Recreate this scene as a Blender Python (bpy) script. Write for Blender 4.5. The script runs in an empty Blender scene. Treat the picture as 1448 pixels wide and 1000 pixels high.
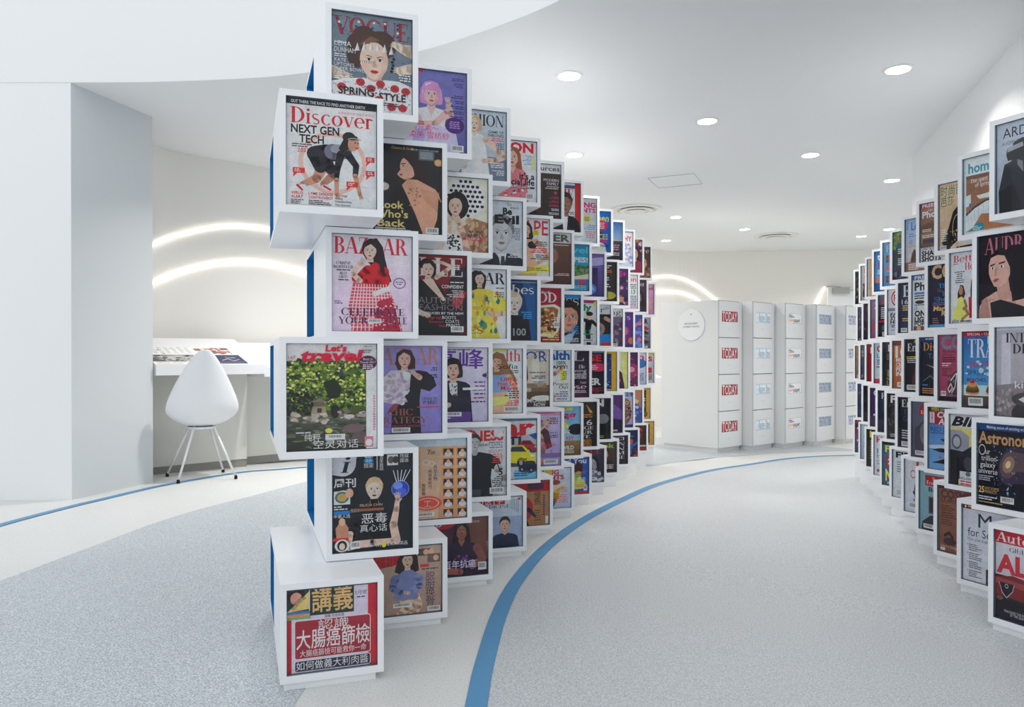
import bpy, bmesh, math, random
from mathutils import Vector
rnd = random.Random(7)
scene = bpy.context.scene
col = scene.collection

# ------------------------------------------------------------------ camera, world, exposure
FPX, CX, CY, PITCH, CAMZ = 1042.0, 724.0, 509.0, 0.0047, 0.815
cam_d = bpy.data.cameras.new('camera'); cam = bpy.data.objects.new('camera', cam_d); col.objects.link(cam)
cam.location = (0, 0, CAMZ); cam.rotation_euler = (math.pi/2 - PITCH, 0, 0)
cam_d.sensor_width = 36; cam_d.lens = 36*FPX/1448; cam_d.shift_y = (CY-500)/1448
cam_d.clip_start = .05; cam_d.clip_end = 100
scene.camera = cam
world = bpy.data.worlds.new('world'); scene.world = world; world.use_nodes = True
bgn = world.node_tree.nodes['Background']
bgn.inputs[0].default_value = (.935, .965, .99, 1); bgn.inputs[1].default_value = 1.14
vs = scene.view_settings
vs.view_transform = 'Standard'; vs.look = 'None'; vs.gamma = 1; vs.exposure = 0.0
vs.use_curve_mapping = False
LAMP_W = 8.0          # watts of each ceiling downlight
LED_E = 2.5           # emission of the wall light strips

# ------------------------------------------------------------------ pixel helpers
def ray(x, y):
    u = (x-CX)/FPX; v = (CY-y)/FPX
    return Vector((u, math.cos(PITCH)+v*math.sin(PITCH)*1.0, v*math.cos(PITCH)-math.sin(PITCH)))
def drop(x, y):                      # the floor ramps gently down between the two magazine walls
    d = .0326*x+.04*y-.161
    k = 60
    d = math.log1p(math.exp(min(40, k*d)))/k
    return min(d, .19) if d < .17 else min(.19, .17+.02*(1-math.exp(-(d-.17)/.02)))
def fz(x, y): return -drop(x, y)
def on_floor(x, y):
    r = ray(x, y); z = 0.0
    for _ in range(30):
        t = (z-CAMZ)/r.z; p = Vector((r.x*t, r.y*t, z)); z = z*.4+.6*fz(p.x, p.y)
    return Vector((p.x, p.y, fz(p.x, p.y)))
def on_z(x, y, z):
    r = ray(x, y); t = (z-CAMZ)/r.z
    return Vector((r.x*t, r.y*t, z))
def at_y(x, y, Y):
    r = ray(x, y); t = Y/r.y
    return Vector((r.x*t, Y, CAMZ+r.z*t))

# ------------------------------------------------------------------ materials
def lin(c):
    return tuple(((v/255)/12.92 if v/255 <= .04045 else ((v/255+.055)/1.055)**2.4) for v in c[:3])
def mat(name, rgb, rough=.5, spec=.4, bump=0, bscale=200, emit=0):
    m = bpy.data.materials.new(name); m.use_nodes = True
    nt = m.node_tree; b = nt.nodes['Principled BSDF']
    b.inputs['Base Color'].default_value = (*lin(rgb), 1); b.inputs['Roughness'].default_value = rough
    b.inputs['Specular IOR Level'].default_value = spec
    if emit:
        b.inputs['Emission Color'].default_value = (*lin(rgb), 1); b.inputs['Emission Strength'].default_value = emit
    n = nt.nodes.new('ShaderNodeTexNoise'); n.inputs['Scale'].default_value = bscale
    if bump:
        bp = nt.nodes.new('ShaderNodeBump'); bp.inputs['Strength'].default_value = bump; bp.inputs['Distance'].default_value = .002
        nt.links.new(n.outputs['Fac'], bp.inputs['Height']); nt.links.new(bp.outputs[0], b.inputs['Normal'])
    return m
def terrazzo(name, a, b_, c_, scale, lo=.40, hi=.62, rough=.42):
    m = bpy.data.materials.new(name); m.use_nodes = True
    nt = m.node_tree; bs = nt.nodes['Principled BSDF']; L = nt.links.new
    tc = nt.nodes.new('ShaderNodeTexCoord')
    n1 = nt.nodes.new('ShaderNodeTexNoise'); n1.inputs['Scale'].default_value = scale; n1.inputs['Detail'].default_value = 2
    L(tc.outputs['Object'], n1.inputs['Vector'])
    r1 = nt.nodes.new('ShaderNodeValToRGB')
    r1.color_ramp.elements[0].position = lo; r1.color_ramp.elements[0].color = (*lin(b_), 1)
    r1.color_ramp.elements[1].position = hi; r1.color_ramp.elements[1].color = (*lin(a), 1)
    L(n1.outputs['Fac'], r1.inputs['Fac'])
    v = nt.nodes.new('ShaderNodeTexVoronoi'); v.inputs['Scale'].default_value = scale*.45
    L(tc.outputs['Object'], v.inputs['Vector'])
    r2 = nt.nodes.new('ShaderNodeValToRGB')
    r2.color_ramp.elements[0].position = .10; r2.color_ramp.elements[0].color = (1, 1, 1, 1)
    r2.color_ramp.elements[1].position = .16; r2.color_ramp.elements[1].color = (0, 0, 0, 1)
    L(v.outputs['Distance'], r2.inputs['Fac'])
    mx = nt.nodes.new('ShaderNodeMix'); mx.data_type = 'RGBA'
    L(r2.outputs['Color'], mx.inputs[0]); L(r1.outputs['Color'], mx.inputs[6]); mx.inputs[7].default_value = (*lin(c_), 1)
    n3 = nt.nodes.new('ShaderNodeTexNoise'); n3.inputs['Scale'].default_value = 1.3
    L(tc.outputs['Object'], n3.inputs['Vector'])
    mr = nt.nodes.new('ShaderNodeMapRange'); mr.inputs[3].default_value = .95; mr.inputs[4].default_value = 1.03
    L(n3.outputs['Fac'], mr.inputs[0])
    mm = nt.nodes.new('ShaderNodeMix'); mm.data_type = 'RGBA'; mm.blend_type = 'MULTIPLY'; mm.inputs[0].default_value = 1
    L(mx.outputs[2], mm.inputs[6]); L(mr.outputs[0], mm.inputs[7])
    L(mm.outputs[2], bs.inputs['Base Color'])
    bs.inputs['Roughness'].default_value = rough; bs.inputs['Specular IOR Level'].default_value = .35
    return m
M = {}
M['wall'] = mat('wall_paint', (238, 240, 241), .7, .2, .05, 400)
M['ceil'] = mat('ceiling_paint', (232, 234, 236), .8, .2, .04, 300)
M['warm'] = mat('warm_wall_paint', (241, 239, 234), .7, .2, .05, 400)
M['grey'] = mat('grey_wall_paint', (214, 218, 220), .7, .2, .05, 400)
M['box'] = mat('white_lacquer', (240, 242, 245), .32, .45)
M['tray'] = mat('slate_mount', (118, 140, 156), .5, .3)
M['blue'] = mat('blue_laminate', (0, 118, 184), .4, .4)
M['line'] = mat('blue_inlay', (86, 146, 190), .45, .35, .05, 900)
M['cab'] = mat('cabinet_lacquer', (232, 234, 235), .4, .4)
M['gap'] = mat('gap_shade_grey', (150, 153, 156), .6, .3)  # painted shade for the drawer gaps; also colours the hatch outline
M['desk'] = mat('desk_laminate', (238, 240, 243), .35, .4)
M['panel'] = mat('desk_panel_paint', (220, 220, 212), .6, .3)
M['chair'] = mat('chair_plastic', (236, 238, 241), .35, .5)
M['leg'] = mat('white_powder_coat', (232, 234, 236), .35, .5)
M['black'] = mat('black_rubber', (22, 22, 24), .6, .3)
M['metal'] = mat('brushed_metal', (170, 172, 170), .4, .5)
M['paper'] = mat('paper_edge', (235, 233, 228), .8, .1)
M['vent'] = mat('vent_enamel', (226, 226, 222), .5, .4)
M['slot'] = mat('vent_slot', (120, 115, 102), .8, .1)
M['ring'] = mat('lamp_ring', (225, 228, 230), .4, .5)
M['lamp'] = mat('lamp_lens', (255, 255, 255), .5, .2, emit=14)
M['led'] = mat('led_strip', (255, 250, 238), .5, .2, emit=LED_E)
M['skirt'] = mat('skirting_grey', (150, 148, 142), .6, .3)
M['floor'] = terrazzo('cream_terrazzo', (227, 228, 227), (211, 212, 210), (180, 180, 177), 220)
M['floor_grey'] = terrazzo('grey_speckled_terrazzo', (220, 225, 229), (152, 160, 168), (150, 156, 164), 240, .36, .66)
M['floor_pale'] = terrazzo('pale_speckled_terrazzo', (214, 217, 220), (176, 181, 186), (152, 156, 162), 230, .36, .64)
pm = bpy.data.materials.new('cover_print'); pm.use_nodes = True
_b = pm.node_tree.nodes['Principled BSDF']; _a = pm.node_tree.nodes.new('ShaderNodeAttribute'); _a.attribute_name = 'print'
_tc = pm.node_tree.nodes.new('ShaderNodeTexCoord')
_prev = _a.outputs['Color']
for _s, _lo, _hi in ((30, .90, 1.08), (160, .92, 1.07)):      # slight mottling of the ink
    _n = pm.node_tree.nodes.new('ShaderNodeTexNoise'); _n.inputs['Scale'].default_value = _s; _n.inputs['Detail'].default_value = 3
    pm.node_tree.links.new(_tc.outputs['Object'], _n.inputs['Vector'])
    _r = pm.node_tree.nodes.new('ShaderNodeMapRange'); _r.inputs[1].default_value = .3; _r.inputs[2].default_value = .7; _r.inputs[3].default_value = _lo; _r.inputs[4].default_value = _hi
    pm.node_tree.links.new(_n.outputs['Fac'], _r.inputs[0])
    _x = pm.node_tree.nodes.new('ShaderNodeMix'); _x.data_type = 'RGBA'; _x.blend_type = 'MULTIPLY'; _x.inputs[0].default_value = 1
    pm.node_tree.links.new(_prev, _x.inputs[6]); pm.node_tree.links.new(_r.outputs[0], _x.inputs[7]); _prev = _x.outputs[2]
pm.node_tree.links.new(_prev, _b.inputs['Base Color']); _b.inputs['Roughness'].default_value = .45; _b.inputs['Specular IOR Level'].default_value = .3
M['print'] = pm
gm = bpy.data.materials.new('clear_glazing'); gm.use_nodes = True
nt = gm.node_tree; nt.nodes.remove(nt.nodes['Principled BSDF'])
_t = nt.nodes.new('ShaderNodeBsdfTransparent'); _t.inputs[0].default_value = (.992, .995, 1, 1)
_g = nt.nodes.new('ShaderNodeBsdfGlossy'); _g.inputs['Roughness'].default_value = .015
_f = nt.nodes.new('ShaderNodeFresnel'); _f.inputs[0].default_value = 1.22
_m = nt.nodes.new('ShaderNodeMixShader')
nt.links.new(_f.outputs[0], _m.inputs[0]); nt.links.new(_t.outputs[0], _m.inputs[1]); nt.links.new(_g.outputs[0], _m.inputs[2])
nt.links.new(_m.outputs[0], nt.nodes['Material Output'].inputs[0])
M['glass'] = gm

# ------------------------------------------------------------------ mesh helpers
class MB:
    def __init__(s): s.v = []; s.f = []; s.mi = []
    def add(s, pts, faces, mi=0):
        o = len(s.v); s.v += [tuple(p) for p in pts]
        for f in faces: s.f.append([i+o for i in f]); s.mi.append(mi)
    def box(s, x0, y0, z0, x1, y1, z1, mi=0):
        p = [(x0,y0,z0),(x1,y0,z0),(x1,y1,z0),(x0,y1,z0),(x0,y0,z1),(x1,y0,z1),(x1,y1,z1),(x0,y1,z1)]
        s.add(p, [(0,3,2,1),(4,5,6,7),(0,1,5,4),(1,2,6,5),(2,3,7,6),(3,0,4,7)], mi)
    def quad(s, a, b, c, d, mi=0): s.add([a,b,c,d], [(0,1,2,3)], mi)
    def prism(s, poly, z0, z1, mi=0):
        n = len(poly); z0f = z0 if callable(z0) else (lambda x, y: z0)
        s.add([(p[0],p[1],z0f(p[0],p[1])) for p in poly]+[(p[0],p[1],z1) for p in poly],
              [tuple(range(n-1,-1,-1)), tuple(range(n,2*n))]+[(i,(i+1)%n,(i+1)%n+n,i+n) for i in range(n)], mi)
    def tube(s, pts, r, n=8, mi=0, caps=True):
        pts = [Vector(p) for p in pts]; rs = r if isinstance(r, (list, tuple)) else [r]*len(pts)
        rings = []
        for i, p in enumerate(pts):
            t = (pts[min(i+1,len(pts)-1)]-pts[max(i-1,0)]).normalized()
            a = t.cross(Vector((0,0,1)));  a = a if a.length > .01 else t.cross(Vector((1,0,0)))
            a.normalize(); b = t.cross(a)
            rings.append([p+(a*math.cos(k*2*math.pi/n)+b*math.sin(k*2*math.pi/n))*rs[i] for k in range(n)])
        vs_ = [v for rg in rings for v in rg]; fs = []
        for i in range(len(pts)-1):
            for k in range(n):
                fs.append((i*n+k, i*n+(k+1)%n, (i+1)*n+(k+1)%n, (i+1)*n+k))
        if caps: fs += [tuple(range(n-1,-1,-1)), tuple((len(pts)-1)*n+k for k in range(n))]
        s.add(vs_, fs, mi)
    def lathe(s, prof, n=32, cx=0, cy=0, mi=0):       # prof: (r,z)
        vs_ = [(cx+r*math.cos(k*2*math.pi/n), cy+r*math.sin(k*2*math.pi/n), z) for r, z in prof for k in range(n)]; fs = []
        for i in range(len(prof)-1):
            for k in range(n): fs.append((i*n+k, i*n+(k+1)%n, (i+1)*n+(k+1)%n, (i+1)*n+k))
        fs += [tuple(range(n-1,-1,-1)), tuple((len(prof)-1)*n+k for k in range(n))]
        s.add(vs_, fs, mi)
    def mesh(s, name, mats, smooth=False, fix=False):
        me = bpy.data.meshes.new(name); me.from_pydata(s.v, [], s.f)
        for m in (mats if isinstance(mats, (list, tuple)) else [mats]): me.materials.append(m)
        me.polygons.foreach_set('material_index', s.mi)
        if smooth: me.polygons.foreach_set('use_smooth', [True]*len(me.polygons))
        if fix:
            bm = bmesh.new(); bm.from_mesh(me); bmesh.ops.recalc_face_normals(bm, faces=bm.faces); bm.to_mesh(me); bm.free()
        me.update(); return me
    def build(s, name, mats, parent=None, smooth=False, fix=True):
        return link(name, s.mesh(name, mats, smooth, fix), parent)
def link(name, data, parent=None):
    o = bpy.data.objects.new(name, data); col.objects.link(o)
    if parent is not None: o.parent = parent
    return o
def empty(name, loc, rz=0):
    o = link(name, None); o.location = loc; o.rotation_euler = (0,0,rz); o.empty_display_size = .1
    return o
labels_seen = {}
def tag(o, label, cat, group=None):
    n = len(label.split()); assert 4 <= n <= 16, (n, label)
    assert label not in labels_seen, label
    labels_seen[label] = 1
    o['label'] = label; o['category'] = cat
    if group: o['group'] = group
    return o
def struct(o): o['kind'] = 'structure'; return o
def spline(pts, n=8):                # Catmull-Rom through 2D/3D points
    P = [Vector(p) for p in pts]; P = [P[0]*2-P[1]]+P+[P[-1]*2-P[-2]]; out = []
    for i in range(1, len(P)-2):
        for k in range(n):
            t = k/n
            out.append(.5*((2*P[i])+(P[i+1]-P[i-1])*t+(2*P[i-1]-5*P[i]+4*P[i+1]-P[i+2])*t*t+(3*P[i]-P[i-1]-3*P[i+1]+P[i+2])*t**3))
    return out+[P[-2]]

# ------------------------------------------------------------------ the setting
CEIL = CAMZ+1.55
# floor: one gently ramped sheet with thickness
def grid_sheet(mb, x0, x1, y0, y1, nx, ny, top, thick):
    vs_ = []
    for j in range(ny+1):
        for i in range(nx+1):
            x = x0+(x1-x0)*i/nx; y = y0+(y1-y0)*j/ny; vs_.append((x, y, top(x, y)))
    fs = [(j*(nx+1)+i, j*(nx+1)+i+1, (j+1)*(nx+1)+i+1, (j+1)*(nx+1)+i) for j in range(ny) for i in range(nx)]
    mb.add(vs_, fs)
b = MB(); grid_sheet(b, -7, 8, -4, 13, 75, 85, fz, 0)
struct(b.build('floor', M['floor'], smooth=True, fix=False))

# curved bulkhead: lower edge of the tall front wall, the low ceiling starts behind it
edge_px = [(100,117),(199,116.6),(301,113.5),(400,107.4),(500,93),(600,71.4),(664,51.5),(717,33),(794,0)]
edge = [on_z(x, y, CEIL) for x, y in edge_px]
wy = edge[0].y
edge2 = spline([(p.x, p.y) for p in edge]+[(.62,2.72),(.98,2.1),(1.24,1.4),(1.42,.5),(1.5,-.6),(1.5,-3.5)], 12)
EL = [(-7, wy)]+[(p[0], p[1]) for p in edge2]
b = MB()
poly = EL+[(9,-3.5),(9,13),(-7,13)]
b.prism(poly, CEIL, CEIL+.03)
struct(b.build('ceiling', M['ceil']))
def offs2(pts, d):
    P = [Vector(q) for q in pts]; out = []
    for i in range(len(P)):
        t = (P[min(i+1,len(P)-1)]-P[max(i-1,0)]).normalized(); out.append((P[i].x-t.y*d, P[i].y+t.x*d))
    return out
def band(pts, d, z0, z1):            # curved wall with thickness d to the left of its run
    P = [Vector(q) for q in pts]; out = []
    for i in range(len(P)):
        t = (P[min(i+1,len(P)-1)]-P[max(i-1,0)]).normalized(); out.append((P[i].x-t.y*d, P[i].y+t.x*d))
    b = MB(); n = len(P)
    vs_ = [(q.x,q.y,z0) for q in P]+[(q.x,q.y,z1) for q in P]+[(x,y,z0) for x,y in out]+[(x,y,z1) for x,y in out]
    fs = []
    for i in range(n-1):
        fs += [(i,i+1,n+i+1,n+i),(2*n+i+1,2*n+i,3*n+i,3*n+i+1),(n+i,n+i+1,3*n+i+1,3*n+i),(2*n+i,2*n+i+1,i+1,i)]
    fs += [(0,n,3*n,2*n),(n-1,3*n-1,4*n-1,2*n-1)]
    b.add(vs_, fs); return b
struct(band(offs2(EL, -.004), .06, CEIL+.0008, 3.7).build('wall_front_upper', M['wall']))
# tall wall at the left with its grey reveal
c0 = on_floor(102.5, 707); c0.y = wy; c0.x = edge[0].x
c1 = on_floor(216.5, 682)
b = MB(); b.prism([(-7,wy),(c0.x,wy),(c0.x,wy+.004),(-7,wy+.004)], -.01, CEIL)
struct(b.build('wall_left', M['wall']))
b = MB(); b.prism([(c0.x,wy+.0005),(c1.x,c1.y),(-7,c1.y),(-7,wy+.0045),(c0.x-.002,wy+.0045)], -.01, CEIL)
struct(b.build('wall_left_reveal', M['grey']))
b = MB(); b.prism([(-7.1,wy),(-7,wy),(-7,13),(-7.1,13)], -.3, CEIL)
struct(b.build('wall_side', M['warm']))
# long curved rear wall
rw = [on_z(214,205.5,CEIL), on_z(262,217.6,CEIL), on_z(380,239,CEIL)]
RW = spline([(-2.93,4.80),(-2.80,5.12)]+[(p.x,p.y) for p in rw]+[(-1.1,7.2),(.1,8.7),(1.3,10.0),(2.4,10.9),(3.6,10.85),(5.2,10.75),(9,10.6)], 16)
rwo = [(p[0], p[1]) for p in RW]
struct(band(rwo, .08, -.3, CEIL-.0005).build('wall_rear', M['warm']))
# wall behind the right-hand magazine wall
w0 = on_z(1448,45,CEIL); w1 = on_z(1290,222,CEIL)
dw = (w1-w0).normalized(); wn = w0-dw*6.5
b = MB(); b.prism([(wn.x,wn.y),(w1.x,w1.y),(8,w1.y+.25),(8,wn.y)], -.3, CEIL)
struct(b.build('wall_right', M['wall']))
def hit_rear(x, y, push=.02):        # pixel ray against the rear wall
    r = ray(x, y); best = None
    for i in range(len(rwo)-1):
        ax, ay = rwo[i]; bx, by = rwo[i+1]
        ex, ey = bx-ax, by-ay; den = r.x*ey-r.y*ex
        if abs(den) < 1e-9: continue
        t = (ax*ey-ay*ex)/den; u = (ax*r.y-ay*r.x)/den
        if -.001 <= u <= 1.001 and t > 0 and (best is None or t < best[0]): best = (t, Vector((-ey, ex, 0)).normalized())
    t, n = best; p = Vector((r.x*t, r.y*t, CAMZ+r.z*t))
    if n.dot(r) > 0: n = -n
    return p+n*push
# floor fields and blue inlay lines
def strip(name, left, right, m, dz, across=1):
    b = MB(); n = len(left); vs_ = []
    for a, c in zip(left, right):
        for k in range(across+1):
            x = a[0]+(c[0]-a[0])*k/across; y = a[1]+(c[1]-a[1])*k/across; vs_.append((x, y, fz(x, y)+dz))
    w = across+1
    b.add(vs_, [(i*w+k, i*w+k+1, (i+1)*w+k+1, (i+1)*w+k) for i in range(n-1) for k in range(across)])
    return struct(b.build(name, m, fix=False))
line_px = [(673,1000),(685,940),(707,867),(733,819),(772,775),(820,739),(878,708),(936,683.5),(1014,664),(1091,652),(1149,646),(1207,644)]
lp = [on_floor(*p) for p in line_px]
lp = [(p.x,p.y) for p in lp]; d0 = Vector(lp[0])-Vector(lp[1]); d1 = Vector(lp[-1])-Vector(lp[-2])
ln = spline([tuple(Vector(lp[0])+d0.normalized()*1.2)]+[tuple(Vector(lp[0])+d0.normalized()*.5)]+lp+[tuple(Vector(lp[-1])+d1.normalized()*.8)], 10)
def offs(pts, d):
    out = []
    for i in range(len(pts)):
        t = (pts[min(i+1,len(pts)-1)]-pts[max(i-1,0)]).normalized(); out.append((pts[i].x-t.y*d, pts[i].y+t.x*d))
    return out
strip('trim_1', offs(ln, .026), offs(ln, -.026), M['line'], .003)
pale_r = []
for p in ln:
    pale_r.append((max(p.x+.3, 1.9+.40*(p.y-2.0)), p.y-.02 if p.y > 5 else p.y))
strip('floor_pale_field', offs(ln, -.026), pale_r, M['floor_pale'], .0012, 14)
b = MB(); b.prism([(-.35,-3.5),(2.5,-3.5),(2.5,ln[0].y+.02),(ln[0].x+.03,ln[0].y+.02)], -.004, .0011)
struct(b.build('floor_pale_front', M['floor_pale']))
l2 = [(-60,765),(0,743.3),(101,716.7),(144,706.6),(216,689.7),(273.6,679),(345.6,667.7),(396,664),(432,661),(520,655)]
l2 = [tuple(on_floor(*p))[:2] for p in l2]
e_ = (Vector(l2[0])-Vector(l2[1])).normalized()
l2 = spline([tuple(Vector(l2[0])+e_*k) for k in (2.6,1.3)]+l2, 6)
strip('trim_2', offs(l2, .024), offs(l2, -.024), M['line'], .003)
g_px = [(-80,852),(0,822),(72,795),(144,768),(216,741),(288,719),(360,701),(432,683),(520,667),(620,655)]
gp_ = [tuple(on_floor(*p))[:2] for p in g_px]
e_ = (Vector(gp_[0])-Vector(gp_[1])).normalized()
gs = spline([tuple(Vector(gp_[0])+e_*k) for k in (2.6,1.3)]+gp_, 6)
q1 = on_floor(470,920); q2 = on_floor(430,976); q3 = on_floor(415,1000)
b = MB(); b.prism([(p[0],p[1]) for p in gs]+[(-.1,4.2),(-.33,2.4),(q1.x,q1.y),(q2.x,q2.y),(q3.x,q3.y),(-.95,.6),(-1.3,-.5),(-1.6,-3.5),(gs[0].x-.9,-3.5)], -.004, .0011)
struct(b.build('floor_grey_field', M['floor_grey']))
fp = [on_floor(x, y) for x, y in [(915,660),(960,653.5),(1015,647),(1100,641),(1215,637)]]
bk = [(p.x-.6*0-.9, p.y+1.5) for p in fp]
strip('floor_grey_rear', [(p.x,p.y) for p in fp], bk, M['floor_grey'], .0012, 8)

# ------------------------------------------------------------------ printed covers: flat coloured shapes laid on each page
TT, tt_ = .17, .045
def _stem(x, T=TT, y0=0, y1=1, st=True, sb=True):
    o = [[(x,y0),(x+T,y0),(x+T,y1),(x,y1)]]
    if st: o.append([(x-.06,y1-tt_),(x+T+.06,y1-tt_),(x+T+.06,y1),(x-.06,y1)])
    if sb: o.append([(x-.06,y0),(x+T+.06,y0),(x+T+.06,y0+tt_),(x-.06,y0+tt_)])
    return o
def _ring(cx, cy, rx, ry, T=TT, t=tt_, a0=0, a1=360, n=22):
    o = []
    for k in range(n):
        p = []
        for a in (a0+(a1-a0)*k/n, a0+(a1-a0)*(k+1)/n):
            c, s = math.cos(math.radians(a)), math.sin(math.radians(a)); p.append(((cx+rx*c, cy+ry*s),(cx+(rx-T)*c, cy+(ry-t)*s)))
        o.append([p[0][0], p[1][0], p[1][1], p[0][1]])
    return o
def _bar(x0, y0, x1, t=tt_): return [[(x0,y0),(x1,y0),(x1,y0+t),(x0,y0+t)]]
def _dg(x0, y0, x1, y1, w): return [[(x0,y0),(x0+w,y0),(x1+w,y1),(x1,y1)]]
def _ss(x, y, w, h):
    pts = []
    for k in range(25):
        u = k/24; a = math.radians(40+u*230) if u < .5 else None
        if u < .5: th = math.radians(35+ (u/.5)*235); pts.append((x+w/2+(w/2-.05)*math.cos(th), y+h*.745+(h*.255-.02)*math.sin(th), .03+.10*max(0,(u-.2))))
        else: th = math.radians(90-((u-.5)/.5)*235); pts.append((x+w/2+(w/2-.05)*math.cos(th), y+h*.255+(h*.255-.02)*math.sin(th), .03+.10*max(0,.8-u)))
    o = []
    for (ax,ay,aw),(bx,by,bw) in zip(pts, pts[1:]):
        dx, dy = bx-ax, by-ay; L = math.hypot(dx,dy) or 1; nx, ny = -dy/L, dx/L
        o.append([(ax+nx*aw,ay+ny*aw),(bx+nx*bw,by+ny*bw),(bx-nx*bw,by-ny*bw),(ax-nx*aw,ay-ny*aw)])
    return o
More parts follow.
